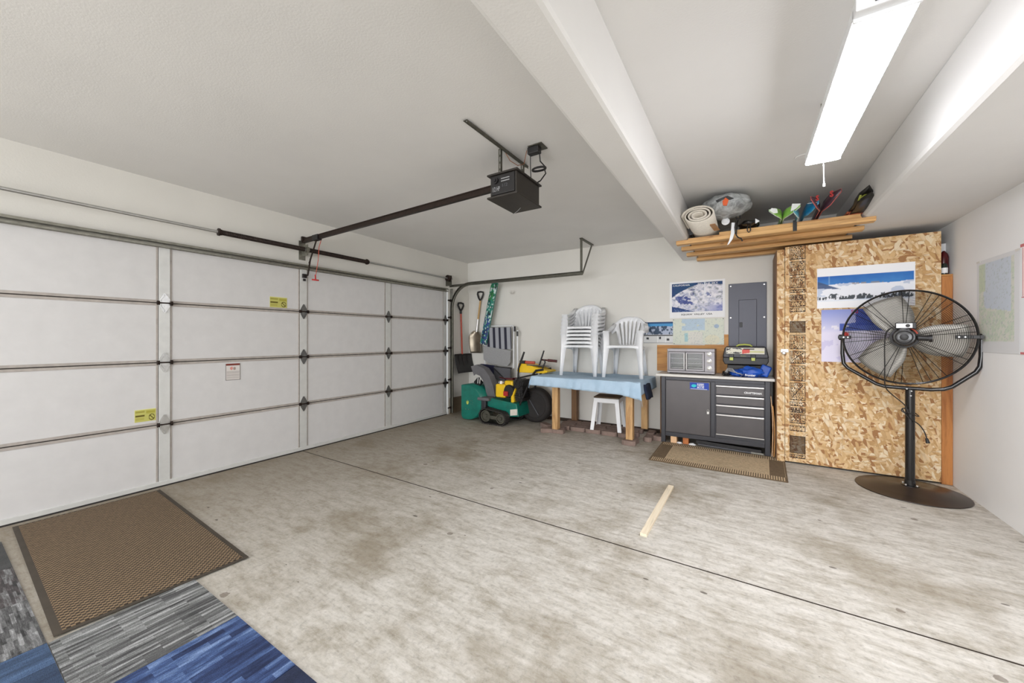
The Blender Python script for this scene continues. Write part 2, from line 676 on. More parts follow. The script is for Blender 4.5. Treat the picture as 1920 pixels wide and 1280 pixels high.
def picture(name, origin, right, up, w, h, nu, nv, fn, mat='pic', parent=None, thick=0.0015, warp=None):
    """flat printed sheet; fn(U, V) -> (nu+1, nv+1, 3) sRGB 0..255"""
    r = Vector(right).normalized(); u = Vector(up).normalized(); n = r.cross(u)
    o = Vector(origin)
    U, V = np.meshgrid(np.linspace(0, 1, nu + 1), np.linspace(0, 1, nv + 1), indexing='ij')
    col = np.clip(fn(U, V), 0, 255) / 255.0
    colr = np.where(col <= 0.04045, col / 12.92, ((col + 0.055) / 1.055) ** 2.4)
    mb = MB()
    P = []
    for i in range(nu + 1):
        row = []
        for j in range(nv + 1):
            d = thick + (warp(U[i, j], V[i, j]) if warp else 0)
            row.append(o + r * (w * U[i, j]) + u * (h * V[i, j]) + n * d)
        P.append(row)
    mb.grid(P)
    nb = len(mb.v)
    back = [o, o + r * w, o + r * w + u * h, o + u * h]
    mb.quad(*back)
    me = bpy.data.meshes.new(name)
    if parent is not None:
        off = W[parent.name]
    else:
        off = o + r * w / 2
    vv = [tuple(Vector(p) - off) for p in mb.v]
    # edge strips joining front and back
    fs = list(mb.f)
    nvv = nv + 1
    cor = [0, nu * nvv, nu * nvv + nv, nv]
    for k in range(4):
        fs.append((cor[k], nb + k, nb + (k + 1) % 4, cor[(k + 1) % 4]))
    me.from_pydata(vv, [], fs)
    me.update()
    ca = me.color_attributes.new('Col', 'FLOAT_COLOR', 'POINT')
    full = np.ones((len(vv), 4), dtype=np.float32)
    full[:nb, :3] = colr.reshape(-1, 3)
    full[nb:, :3] = 0.8
    ca.data.foreach_set('color', full.ravel())
    me.materials.append(M[mat])
    ob = bpy.data.objects.new(name, me)
    C.objects.link(ob)
    if parent is not None:
        ob.parent = parent
        W[ob.name] = Vector(off)
    else:
        ob.location = off
        W[ob.name] = Vector(off)
    return ob


def vnoise(U, V, su, sv, seed=0, octs=3):
    out = np.zeros_like(U)
    amp = 1.0
    tot = 0
    rs = np.random.RandomState(seed)
    for _ in range(octs):
        n1, n2 = int(su) + 3, int(sv) + 3
        g = rs.rand(n1, n2)
        x = U * su; y = V * sv
        xi = np.minimum(x.astype(int), n1 - 2); yi = np.minimum(y.astype(int), n2 - 2)
        fx = x - xi; fy = y - yi
        fx = fx * fx * (3 - 2 * fx); fy = fy * fy * (3 - 2 * fy)
        val = (g[xi, yi] * (1 - fx) + g[xi + 1, yi] * fx) * (1 - fy) + (g[xi, yi + 1] * (1 - fx) + g[xi + 1, yi + 1] * fx) * fy
        out += val * amp
        tot += amp
        amp *= 0.5; su *= 2; sv *= 2
    return out / tot


def mixc(a, b, t):
    t = np.clip(t, 0, 1)[..., None]
    return a * (1 - t) + b * t


def full(U, c):
    return np.ones(U.shape + (3,)) * np.array(c, float)


def dup(root, loc, rotz=None, label=None, group=None, rot=None):
    r = root.copy()
    C.objects.link(r)
    r.location = loc
    if rotz is not None: r.rotation_euler = (0, 0, rotz)
    if rot is not None: r.rotation_euler = rot
    if label: r['label'] = label
    if group: r['group'] = group
    for ch in list(root.children):
        c = ch.copy()
        C.objects.link(c)
        c.parent = r
        for g in list(ch.children):
            d = g.copy()
            C.objects.link(d)
            d.parent = c
    return r


# ================================================================== room shell
YF = 5.477          # far wall
XR = 5.91           # right wall
YB = -6.2           # back of the room
struct(MB().box(-0.3, XR + 0.2, YB - 0.2, YF + 0.3, -0.15, 0.0).build('floor', 'concrete'))
# the floor texture needs world-aligned coordinates
fl = bpy.data.objects['floor']
off = Vector(fl.location)
for v in fl.data.vertices:
    v.co += off
fl.location = (0, 0, 0)
fj = struct(MB().box(0.0, XR, 2.368, 2.376, 0.0, 0.0015).build('trim_1', 'joint'))
fj.rotation_euler = (0, 0, math.radians(-0.7))
# left wall: header above the door, short return in the corner
wl = MB()
wl.box(-0.2, -0.022, YB, YF + 0.2, 2.135, 2.75)
wl.box(-0.2, 0.0, 4.905, YF + 0.2, 0.0, 2.135)
wl.box(-0.2, -0.022, YB, -0.06, 0.0, 2.135)
struct(wl.build('wall_left', 'wall_left'))
struct(MB().box(-0.2, XR + 0.2, YF, YF + 0.15, 0.0, 2.75).build('wall_far', 'wall_left'))
struct(MB().box(XR, XR + 0.15, YB, YF, 0.0, 2.75).build('wall_right', 'wall'))
struct(MB().box(-0.2, XR + 0.15, YB - 0.15, YB, 0.0, 2.75).build('wall_back', 'wall'))
struct(MB().box(-0.2, XR + 0.15, YB, YF + 0.15, 2.69, 2.80).build('ceiling', 'ceiling'))
struct(MB().box(3.634, 3.834, YB, YF, 2.332, 2.70).build('trim_2', 'ceiling', bevel=0.022))
struct(MB().box(5.205, XR + 0.05, YB, YF, 2.332, 2.70).build('trim_3', 'ceiling', bevel=0.03))
struct(MB().box(0.0, 0.012, 4.94, YF, 0.0, 0.27).box(0.012, 1.3, YF - 0.012, YF, 0.0, 0.25).build('baseboard_left', 'stem'))
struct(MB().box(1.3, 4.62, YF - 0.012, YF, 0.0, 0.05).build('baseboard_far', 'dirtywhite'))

# ================================================================== garage door
door = thing('door_1', None, None, (0, 2.415, 0))
door['kind'] = 'structure'
Y0, Y1 = -0.03, 4.865
ZS = [0.02, 0.546, 1.09, 1.612, 2.125]
STY = [0.02, 1.19, 2.416, 3.63, 4.825]
STW = [0.06, 0.076, 0.08, 0.09, 0.07]
for k in range(4):
    z0, z1 = ZS[k], ZS[k + 1]
    p = MB().box(-0.03, -0.002, Y0, Y1, z0 + 0.018, z1 - 0.018).build('door_panel', 'door_white', door)
    r = MB()
    r.box(-0.03, 0.004, Y0, Y1, z0 + 0.004, z0 + 0.024)
    r.box(-0.03, 0.004, Y0, Y1, z1 - 0.024, z1 - 0.004)
    r.build('panel_edge_rail', 'rail_grey', p, bevel=0.0015)
    for yc, w in zip(STY, STW):
        q = MB().box(-0.02, 0.008, yc - w / 2, yc + w / 2, z0 + 0.006, z1 - 0.006)
        so = q.build('stile', 'stile', p, bevel=0.002)
        e = MB().box(-0.02, 0.0025, yc - w / 2 - 0.017, yc - w / 2 - 0.001, z0 + 0.02, z1 - 0.02)
        if w > 0.075:
            e.box(-0.02, 0.0025, yc + w / 2 + 0.001, yc + w / 2 + 0.013, z0 + 0.02, z1 - 0.02)
        e.build('stile_edge', 'rail_grey', p)
sm = MB()
for z in ZS[1:4]:
    sm.box(-0.03, 0.001, Y0, Y1, z - 0.006, z + 0.006)
for yc, w in zip(STY, STW):
    sm.box(-0.03, 0.0032, yc - w / 2 - 0.004, yc - w / 2, 0.03, 2.11)
sm.build('seam', 'seam', door)
MB().box(-0.03, 0.012, Y0, Y1, 0.012, 0.05).build('bottom_rail', 'stile', door, bevel=0.003)
MB().box(-0.03, 0.01, Y0, Y1, 0.0, 0.014).build('bottom_seal', 'rubber', door)
st = MB()
st.box(0.004, 0.010, Y0, Y1, 2.095, 2.150)
st.box(0.010, 0.045, Y0, Y1, 2.146, 2.152)
st.box(0.010, 0.045, Y0, Y1, 2.098, 2.103)
st.box(0.041, 0.047, Y0, Y1, 2.132, 2.152)
st.box(0.041, 0.047, Y0, Y1, 2.098, 2.112)
st.build('top_strut', 'galv', door)


def hinge_mb(yc, z):
    h = MB()
    w = 0.036
    for sgn in (1, -1):
        pl = [(0.010, yc - w, z + sgn * 0.006), (0.010, yc - w, z + sgn * 0.03), (0.010, yc - 0.006, z + sgn * 0.085),
              (0.010, yc + 0.006, z + sgn * 0.085), (0.010, yc + w, z + sgn * 0.03), (0.010, yc + w, z + sgn * 0.006)]
        h.extr(pl, (0.004, 0, 0))
        h.extr([(0.014, yc - w * .6, z + sgn * 0.006), (0.014, yc - w * .6, z + sgn * 0.03), (0.014, yc, z + sgn * 0.06), (0.014, yc + w * .6, z + sgn * 0.03), (0.014, yc + w * .6, z + sgn * 0.006)], (0.006, 0, 0))
        for dy, dz in ((0, 0.028), (0, 0.07), (-0.02, 0.02), (0.02, 0.02)):
            h.cyl((0.012, yc + dy, z + sgn * dz), (0.023, yc + dy, z + sgn * dz), 0.0045, n=8)
    return h


for yc in STY[1:]:
    for z in ZS[1:4]:
        ho = hinge_mb(yc, z).build('hinge', 'hinge' if yc < 2 else 'hinge_dark', door)
        MB().cyl((0.022, yc - 0.050, z), (0.022, yc + 0.050, z), 0.006, n=12).cyl((0.018, yc - 0.052, z), (0.018, yc - 0.036, z), 0.019, n=12).cyl((0.018, yc + 0.036, z), (0.018, yc + 0.052, z), 0.019, n=12).build('hinge_knuckle', 'spring', ho)
# opener bracket on the centre stile and top-corner rollers
MB().box(0.008, 0.012, 2.385, 2.447, 1.96, 2.10).build('reinforcement_plate', 'stile', door)


def warn_label(seed):
    def fn(U, V):
        c = full(U, (196, 192, 104))
        for (u0, u1, v0, v1, k) in ((.04, .46, .74, .9, (150, 142, 40)), (.04, .46, .40, .56, (96, 84, 10)), (.04, .44, .12, .32, (170, 160, 60)),
                                    (.54, .97, .62, .92, (168, 160, 52))):
            m = (U > u0) & (U < u1) & (V > v0) & (V < v1) & ((np.sin(V * 90) > -0.2) | (k[0] < 100))
            c[m] = k
        rr = np.hypot((U - .8) * 1.8, V - .32)
        c[(rr < .26) & (rr > .19)] = (90, 80, 10)
        c[(rr < .2) & (np.abs((U - .8) * 1.8 + (V - .32)) < .06)] = (90, 80, 10)
        c[(V > .94) | (U < .02)] = (226, 224, 150)
        return c
    return fn


picture('warning_sticker', (-0.0015, 1.000, 0.592), (0, 1, 0), (0, 0, 1), 0.135, 0.105, 40, 30, warn_label(1), 'pic_matte', door)['label'] = 'yellow warning sticker with a prohibition circle low on the left door panel'
picture('warning_sticker', (-0.0015, 2.055, 1.640), (0, 1, 0), (0, 0, 1), 0.18, 0.115, 40, 30, warn_label(2), 'pic_matte', door)['label'] = 'yellow warning sticker on the top row of the door'


def spring_label(U, V):
    c = full(U, (222, 216, 210))
    c[(V > .88)] = (120, 42, 26)
    m = (V < .55) & (V > .08) & (np.sin(V * 110) > 0.1) & (U > .08) & (U < .92)
    c[m] = (176, 168, 164)
    c[(np.hypot((U - .4), (V - .72)) < .1)] = (222, 150, 140)
    c[(np.hypot((U - .6), (V - .7)) < .09)] = (170, 150, 140)
    c[(U < .05) | (V < .03) | (U > .96)] = (130, 124, 118)
    return c


picture('warning_sticker', (-0.0015, 1.650, 0.885), (0, 1, 0), (0, 0, 1), 0.128, 0.165, 36, 40, spring_label, 'pic_matte', door)['label'] = 'white warning sticker with a dark red heading'

# ================================================================== torsion spring and shaft
ts = thing('torsion_spring_shaft', 'steel torsion shaft with black springs above the white garage door', 'door spring', (0.08, 2.41, 2.31))
MB().cyl((0.08, -0.15, 2.318), (0.08, 4.93, 2.318), 0.0135, n=12).build('shaft', 'hinge', ts, smooth=True)


def spring_mb(y0, y1, r=0.026, n=9):
    mb = MB()
    turns = int((y1 - y0) / 0.011)
    prof = []
    for i in range(turns * 2 + 1):
        h = (y1 - y0) * i / (turns * 2)
        prof.append((r if i % 2 else r - 0.004, h))
    mb.lathe(prof, (0.08, y0, 2.318), (0, 1, 0), 16)
    return mb


spring_mb(1.585, 2.385).build('spring', 'spring', ts)
spring_mb(2.44, 3.215).build('spring', 'spring', ts)
for y in (1.555, 3.205):
    MB().lathe([(0.024, 0), (0.036, 0.004), (0.036, 0.018), (0.028, 0.02), (0.028, 0.034), (0.02, 0.036)], (0.08, y, 2.318), (0, 1, 0), 18).build('winding_cone', 'spring', ts)
cb = MB()
cb.box(-0.021, -0.016, 2.375, 2.45, 2.21, 2.43)
cb.box(-0.02, 0.11, 2.405, 2.412, 2.25, 2.375)
cb.cyl((0.08, 2.395, 2.318), (0.08, 2.43, 2.318), 0.034)
cb.build('centre_bracket', 'galv', ts)
dr = MB().lathe([(0.02, 0), (0.055, 0.002), (0.055, 0.008), (0.047, 0.012), (0.047, 0.045), (0.055, 0.05), (0.055, 0.056), (0.02, 0.06)], (0.08, 4.80, 2.318), (0, 1, 0), 24)
dr.build('cable_drum', 'spring', ts)
MB().box(-0.022, 0.11, 4.872, 4.878, 2.20, 2.37).build('end_bearing_plate', 'galv_dark', ts)

# ================================================================== door track
tr = thing('garage_door_track', 'curved steel door track running along the far wall from the white door', 'track', (0.08, 4.92, 0))


def c_channel(path, w=0.05, d=0.022, th=0.003):
    """path of (x, z) in plane y=const; opening faces -y"""
    mb = MB()
    P = []
    n = len(path)
    for i, (x, z) in enumerate(path):
        a = path[max(i - 1, 0)]
        b = path[min(i + 1, n - 1)]
        t = Vector((b[0] - a[0], 0, b[1] - a[1])).normalized()
        nr = Vector((t.z, 0, -t.x))
        c = Vector((x, 4.93, z))
        row = [c + nr * w / 2 + Vector((0, -d - 0.004, 0)) - nr * 0.010, c + nr * w / 2 + Vector((0, -d, 0)), c + nr * w / 2, c - nr * w / 2,
               c - nr * w / 2 + Vector((0, -d, 0)), c - nr * w / 2 + Vector((0, -d - 0.004, 0)) + nr * 0.010]
        P.append(row)
    mb.grid(P)
    return mb


path = [(0.075, 0.03), (0.075, 1.80)]
for k in range(1, 13):
    a = math.pi / 2 * k / 12
    path.append((0.075 + 0.40 * (1 - math.cos(a)), 1.81 + 0.40 * math.sin(a)))
path.append((2.44, 2.205))
c_channel(path).build('track_channel', 'galv_dark', tr, solid=0.004)
MB().bar((0.04, 4.95, 0.03), (0.04, 4.95, 2.16), 0.06, 0.005, up=(0, 1, 0)).build('jamb_angle', 'galv', tr)
MB().bar((0.0, 4.945, 2.205), (0.45, 4.945, 2.205), 0.006, 0.04).build('flag_bracket', 'galv_dark', tr)
hg = MB()
hg.bar((2.41, 4.945, 2.19), (2.41, 4.945, 2.69), 0.035, 0.004, up=(0, 1, 0))
hg.bar((2.43, 4.95, 2.21), (2.43, 5.30, 2.665), 0.035, 0.005, up=(1, 0, 0))
hg.bar((2.42, 4.90, 2.683), (2.42, 5.36, 2.683), 0.04, 0.012)
hg.build('ceiling_hanger', 'galv_dark', tr)
for z in (0.12, 0.6, 1.14, 1.66, 1.95):
    MB().cyl((0.06, 4.84, z), (0.06, 4.925, z), 0.012, n=10).cyl((0.06, 4.90, z), (0.06, 4.925, z), 0.024, n=16).build('roller', 'spring', tr)

# ================================================================== opener
op = thing('garage_door_opener', 'dark brown garage door opener hanging from the ceiling with its long rail', 'garage opener', (2.86, 2.42, 2.19))
mt = MB().box(2.775, 3.002, 2.238, 2.58, 2.318, 2.480)
mo = mt.build('motor_housing', 'opener', op, bevel=0.012)
lens = MB().box(2.790, 2.990, 2.226, 2.240, 2.330, 2.468)
lens.build('front_cover', 'black', mo, bevel=0.006)
for z in (2.474, 2.310):
    MB().box(2.757, 3.014, 2.222, 2.592, z, z + 0.013).build('cover_flange', 'opener', mo, bevel=0.003)
MB().cyl((2.835, 2.228, 2.428), (2.835, 2.212, 2.428), 0.022, n=24).cyl((2.835, 2.213, 2.428), (2.835, 2.203, 2.428), 0.011, n=16).build('adjustment_knob', 'black', mo)
for z in (2.432, 2.414):
    MB().box(2.880, 2.950, 2.2235, 2.2265, z, z + 0.006).build('printed_line', 'grey_fabric', mo)
text_part('1/2 HP', 'lettering', (2.808, 2.2245, 2.352), (1, 0, 0), (0, 0, 1), 0.062, 0.034, 'grey_fabric', mo, bold=0.02)
text_part('1/2', 'lettering', (2.89, 2.2245, 2.375), (1, 0, 0), (0, 0, 1), 0.045, 0.022, 'charcoal', mo)
MB().bar((2.78, 2.416, 2.468), (0.0, 2.416, 2.425), 0.03, 0.040).bar((2.78, 2.416, 2.491), (0.0, 2.416, 2.448), 0.042, 0.008).build('rail', 'spring', op)
MB().bar((0.33, 2.416, 2.430), (0.22, 2.416, 2.428), 0.05, 0.06).build('trolley', 'black', op)
arm = MB()
arm.bar((0.27, 2.416, 2.41), (0.105, 2.425, 2.16), 0.022, 0.006, up=(0, 1, 0))
arm.bar((0.14, 2.42, 2.21), (0.075, 2.43, 2.045), 0.024, 0.006, up=(0, 1, 0))
arm.ring_tube([(0.075, 2.43, 2.05), (0.07, 2.43, 2.03), (0.045, 2.425, 2.022), (0.013, 2.42, 2.025)], 0.009, 8)
arm.build('pull_arm', 'spring', op)
MB().box(0.012, 0.035, 2.395, 2.44, 2.00, 2.045).box(0.012, 0.028, 2.405, 2.43, 1.965, 1.99).build('door_bracket', 'black', op)
MB().bar((0.015, 2.39, 2.45), (0.015, 2.44, 2.45), 0.03, 0.05).build('header_bracket', 'spring', op)
MB().ring_tube([(0.30, 2.45, 2.405), (0.26, 2.45, 2.33), (0.23, 2.46, 2.20), (0.19, 2.46, 2.06), (0.17, 2.46, 1.99)], 0.0035, 6).build('release_cord', 'redhandle', op)
MB().cyl((0.14, 2.44, 1.975), (0.21, 2.475, 1.965), 0.009, n=10).cyl((0.17, 2.46, 2.03), (0.175, 2.46, 1.965), 0.008, n=10).build('release_handle', 'red', op)


def perforated(mb, p0, p1, w=0.032, th=0.003, up=(0, 0, 1)):
    """slotted angle iron: two flanges with a row of slots cut as gaps"""
    p0, p1 = Vector(p0), Vector(p1)
    d = p1 - p0
    L = d.length
    d.normalize()
    u = Vector(up)
    r = d.cross(u).normalized()
    for s in (-1, 1):
        a = p0 + r * s * w * 0.36
        mb.bar(a, a + d * L, w * 0.28, th, up=up)
    n = int(L / 0.045)
    for i in range(n + 1):
        q = p0 + d * (L * i / n)
        mb.bar(q - d * 0.007 if i else q, q + d * 0.007, w * 0.99, th * 1.4, up=up)
    mb.bar(p0 + r * w / 2 - u * w * 0.35, p1 + r * w / 2 - u * w * 0.35, th, w * 0.7, up=up)
    return mb


perforated(MB(), (2.85, 1.86, 2.68), (2.86, 2.62, 2.68)).build('ceiling_angle_iron', 'galv_dark', op)
perforated(MB(), (2.84, 2.275, 2.68), (2.84, 2.275, 2.48), up=(0, 1, 0)).build('hanger_strap', 'galv_dark', op)
perforated(MB(), (2.86, 2.56, 2.68), (2.86, 2.56, 2.48), up=(0, 1, 0)).build('hanger_strap', 'galv_dark', op)
MB().box(3.02, 3.13, 2.36, 2.46, 2.682, 2.689).build('outlet_plate', 'galv_dark', op)
MB().box(3.01, 3.10, 2.37, 2.42, 2.635, 2.683).build('outlet_adapter', 'black', op, bevel=0.004)
MB().ring_tube([(3.02, 2.40, 2.635), (3.01, 2.42, 2.58), (2.99, 2.46, 2.53), (2.97, 2.50, 2.50), (2.95, 2.54, 2.486)], 0.0035, 6).build('power_cord', 'black', op)
coil = []
for k in range(50):
    a = 2 * math.pi * k / 12.5
    coil.append((3.06 + 0.055 * math.cos(a), 2.46 + 0.03 * math.sin(a), 2.55 + 0.004 * math.sin(a * 0.7)))
MB().ring_tube([(3.09, 2.41, 2.64), (3.085, 2.43, 2.59)] + coil + [(3.10, 2.49, 2.52), (3.04, 2.52, 2.49), (2.97, 2.55, 2.488)], 0.005, 6).build('power_cord', 'black', op)
MB().ring_tube([(2.85, 2.33, 2.67), (2.87, 2.36, 2.62), (2.90, 2.42, 2.60), (2.92, 2.48, 2.63), (2.99, 2.40, 2.68)], 0.003, 6).build('low_voltage_wire', 'copper', op)
MB().ring_tube([(2.88, 2.50, 2.312), (2.85, 2.50, 2.29), (2.81, 2.47, 2.25)], 0.0015, 5).build('antenna_wire', 'grey_fabric', op)

# ================================================================== ceiling light
cl = thing('ceiling_light', 'long white tube light with a glowing wrap diffuser hanging in the ceiling recess', 'light', (4.752, 2.32, 2.372))
LX0, LX1, LY0, LY1, LZ = 4.668, 4.838, 1.715, 2.945, 2.372
mb = MB()
rows = []
for y in (LY0, LY1):
    rows.append([(LX0 + 0.004, y, LZ + 0.014), (LX0 + 0.008, y, LZ + 0.003), (LX0 + 0.016, y, LZ), (LX1 - 0.016, y, LZ), (LX1 - 0.008, y, LZ + 0.003), (LX1 - 0.004, y, LZ + 0.014)])
mb.grid(rows)
mb.quad(*rows[0])
mb.quad(*rows[1][::-1])
mb.build('diffuser', 'emit', cl)
MB().box(LX0, LX1, LY0 - 0.05, LY1 + 0.02, LZ + 0.014, LZ + 0.062).build('housing', 'white_plastic', cl, bevel=0.004)
for y, d in ((LY0, -0.012), (LY1, 0.012)):
    MB().extr([(LX0, y, LZ + 0.002), (LX1, y, LZ + 0.002), (LX1, y, LZ + 0.05), (LX0, y, LZ + 0.05)], (0, d, 0)).build('end_cap', 'white_plastic', cl, bevel=0.003)
for y in (1.82, 2.80):
    hk = MB()
    hk.ring_tube([(4.735, y + 0.06, 2.69), (4.735, y + 0.06, 2.66), (4.74, y + 0.04, 2.60), (4.75, y, 2.52), (4.79, y, 2.433)], 0.003, 6)
    hk.ring_tube([(4.75, y, 2.52), (4.71, y, 2.48), (4.71, y, 2.433)], 0.002, 6)
    hk.build('hanging_wire', 'galv', cl)
MB().cyl((4.758, 2.962, 2.41), (4.762, 2.965, 2.245), 0.0026, n=8).cyl((4.762, 2.965, 2.25), (4.762, 2.965, 2.23), 0.0055, n=8).build('pull_cord', 'white_plastic', cl)
for i, dx in enumerate((0, 0.03, -0.03)):
    MB().box(4.745 + dx, 4.758 + dx, 1.659, 1.664, 2.398, 2.412).build('knockout_tab', 'black', cl)
jb = MB().lathe([(0.05, 0), (0.052, 0.004), (0.05, 0.008)], (4.723, 3.609, 2.681), n=28).build('ceiling_cover_plate', 'ceiling')
tag(jb, 'small round white cover plate on the recess ceiling beyond the light', 'cover plate')

# ================================================================== overhead rack
rk = thing('overhead_rack', 'cedar slat rack fixed under the ceiling beams, holding skis and bags', 'rack', (4.5, 4.9, 2.28))
slats = [(3.725, 5.285, 4.30, 4.385, 2.293, 2.331), (3.735, 5.27, 4.60, 4.69, 2.293, 2.331), (3.745, 5.25, 4.95, 5.04, 2.293, 2.331), (3.82, 4.72, 5.30, 5.39, 2.293, 2.331)]
for i, (a, b, c, d, e, f) in enumerate(slats):
    MB().box(a, b, c, d, e, f).build('slat', 'slat', rk, bevel=0.003)
MB().box(3.84, 5.195, 4.31, 5.42, 2.332, 2.345).build('deck_board', 'slat', rk)
MB().box(4.125, 5.19, 4.31, 4.35, 2.345, 2.370).build('front_cleat', 'slat', rk, bevel=0.003)
MB().bar((4.735, 4.296, 2.385), (4.735, 4.296, 2.285), 0.030, 0.003, up=(0, 1, 0)).build('strap', 'black', rk)
MB().bar((3.845, 4.28, 2.46), (3.875, 4.29, 2.375), 0.035, 0.006, up=(0, 1, 0)).build('strap', 'black', rk)

# rolled rug
rg = thing('rolled_rug', 'rolled cream rug lying at the left end of the rack', 'rug', (3.98, 4.7, 2.38))


def spiral_rows(cx, cz, ax, az, turns, y0, y1, n=90, k0=0.28):
    pts = []
    for i in range(n + 1):
        t = i / n
        a = 2 * math.pi * turns * t + 0.6
        r = k0 + (1 - k0) * t
        pts.append((cx + ax * r * math.cos(a), cz + az * r * math.sin(a)))
    return [[(x + 0.03 * 0, y0, z) for x, z in pts], [(x, y1, z) for x, z in pts]]


ROLL = Matrix.Rotation(math.radians(-1.5), 3, 'X')


def rug_grid(rows, shear=-0.10):
    # the roll lies across the front slat and its near end hangs slightly forward
    return [[(x, y, z + shear * 0.3 * (4.3 - y) * 0.6) for x, y, z in r] for r in rows]


MB().grid(rug_grid(spiral_rows(3.985, 2.435, 0.138, 0.080, 3.4, 3.80, 5.2))).build('rug_pile', 'rug', rg, solid=0.013, smooth=True)
MB().grid(rug_grid(spiral_rows(3.985, 2.435, 0.124, 0.068, 3.2, 3.803, 5.18, k0=0.3))).build('rug_backing', 'rug_dark', rg, solid=0.004, smooth=True)
MB().bar((4.085, 3.98, 2.372), (4.11, 4.26, 2.378), 0.05, 0.003).build('paper_tag', 'tape', rg)

# clear plastic bag with stuff
bg = thing('plastic_bag', 'bulging clear plastic bag with an orange print behind the rolled rug', 'bag', (4.27, 4.85, 2.38))
mb = MB()
rows = []
for i in range(25):
    th = math.pi * i / 24
    row = []
    for j in range(41):
        ph = 2 * math.pi * j / 40
        pl = 1 + 0.05 * math.sin(ph * 9 + i * .3) * math.sin(th) + 0.04 * mnoise.noise(Vector((math.cos(ph) * 2, math.sin(ph) * 2, th * 2)))
        rr = math.sin(th) ** 0.8 * pl
        row.append((4.185 + 0.215 * rr * math.cos(ph), 4.20 - 0.22 * math.cos(th), 2.578 + 0.106 * rr * math.sin(ph)))
    rows.append(row)
mb.grid(rows)
mb.build('bag_skin', 'bag', bg, smooth=True)
MB().extr([(4.115, 3.978, 2.585), (4.16, 3.972, 2.60), (4.21, 3.972, 2.61), (4.26, 3.976, 2.58), (4.23, 3.975, 2.57), (4.18, 3.975, 2.585), (4.13, 3.978, 2.565)], (0, 0.03, 0)).build('dark_contents', 'black', bg)
MB().extr([(4.17, 3.968, 2.565), (4.195, 3.968, 2.595), (4.22, 3.968, 2.57), (4.205, 3.975, 2.525), (4.175, 3.975, 2.53)], (0, 0.02, 0)).build('orange_print', 'orange', bg)

# ski-pole / strap bundle hanging over the edge
ice = thing('white_strap_bundle', 'white plastic binding strap with black cords hanging over the front slat', 'strap', (4.2, 4.27, 2.38))
MB().lathe([(0.01, 0), (0.033, 0.004), (0.036, 0.014), (0.02, 0.02)], (4.185, 4.24, 2.445), (0, -1, 0), 24).build('white_disc', 'white_plastic', ice, bevel=0.002)
MB().extr([(4.235, 4.25, 2.43), (4.262, 4.25, 2.425), (4.262, 4.25, 2.33), (4.245, 4.25, 2.27), (4.215, 4.25, 2.225), (4.198, 4.25, 2.215), (4.215, 4.25, 2.26), (4.228, 4.25, 2.32)], (0, -0.012, 0)).build('white_blade', 'white_plastic', ice, bevel=0.002)
MB().ring_tube([(4.29, 4.30, 2.47), (4.282, 4.26, 2.42), (4.278, 4.235, 2.36), (4.274, 4.235, 2.30), (4.29, 4.235, 2.275), (4.315, 4.235, 2.262), (4.325, 4.235, 2.235)], 0.006, 8).ring_tube([(4.27, 4.245, 2.44), (4.262, 4.23, 2.38), (4.266, 4.23, 2.32), (4.28, 4.23, 2.29)], 0.004, 8).build('cord', 'black', ice)
MB().ring_tube([(4.29 + 0.016 * math.cos(a), 4.24, 2.475 + 0.022 * math.sin(a)) for a in [2 * math.pi * k / 14 for k in range(14)]], 0.006, 8, closed=True).build('loop_handle', 'black', ice)
bt = thing('ski_boot_bag', 'black shiny bundle with a hanging loop beside the white strap', 'bag', (4.38, 4.35, 2.38))
mb = MB()
rows = []
for i in range(15):
    th = math.pi * i / 14
    rows.append([(4.375 + (0.085 * math.sin(th) * (1 + 0.12 * math.sin(5 * ph + i))) * math.cos(ph), 4.40 - 0.16 * math.cos(th), 2.415 + (0.042 * math.sin(th)) * math.sin(ph) * (1 + 0.1 * math.sin(4 * ph))) for ph in [2 * math.pi * j / 24 for j in range(25)]])
MB().grid(rows).build('bundle', 'black_gloss', bt, smooth=True)
MB().ring_tube([(4.375, 4.285, 2.41), (4.365, 4.268, 2.37), (4.365, 4.268, 2.335), (4.378, 4.268, 2.32), (4.392, 4.268, 2.335), (4.39, 4.268, 2.37), (4.385, 4.285, 2.41)], 0.005, 8).build('hanging_loop', 'black', bt)
MB().extr([(4.43, 4.27, 2.395), (4.465, 4.27, 2.415), (4.43, 4.27, 2.445)], (0, 0.006, 0)).build('white_corner', 'white_plastic', bt)


# skis on edge, tips curling apart
def make_ski(name, label, x, y_tip, z0, curl, spread, height, mat_face, mat_edge, side, width=0.085, group=None, tilt=0.0, textinfo=None):
    o = thing(name, label, 'ski', (x, 4.7, z0), group=group)
    n = 22
    top, bot = [], []
    pl = []
    for i in range(n + 1):
        t = i / n
        y = 5.42 - (5.42 - y_tip) * t
        k = max(0.0, (y_tip + curl - y) / curl)
        dx = side * (0.006 + spread * k ** 1.8)
        dz = tilt * k ** 1.6
        w = width * (0.8 + 0.2 * (2 * t - 1) ** 2)
        if k > 0.35:
            w = height * math.sqrt(max(0.0, 1 - ((k - 0.35) / 0.66) ** 2.2)) * (1 - 0.0 * k) + 0.004
        elif k > 0:
            w = width + (height - width) * (k / 0.35)
        cz = z0 + height * 0.5 + dz
        pl.append((x + dx, y, cz - w / 2, cz + w / 2))
    rows = [[(a, b, c), (a, b, (c + d) / 2), (a, b, d)] for a, b, c, d in pl]
    MB().grid(rows).build('ski_body', mat_face, o, solid=0.010, smooth=True)
    ed = MB()
    ed.ring_tube([(a, b, d) for a, b, c, d in pl][int(n * .3):] + [(a, b, c) for a, b, c, d in pl][::-1][:int(n * .7)], 0.0035, 6)
    ed.build('steel_edge', mat_edge, o)
    return o


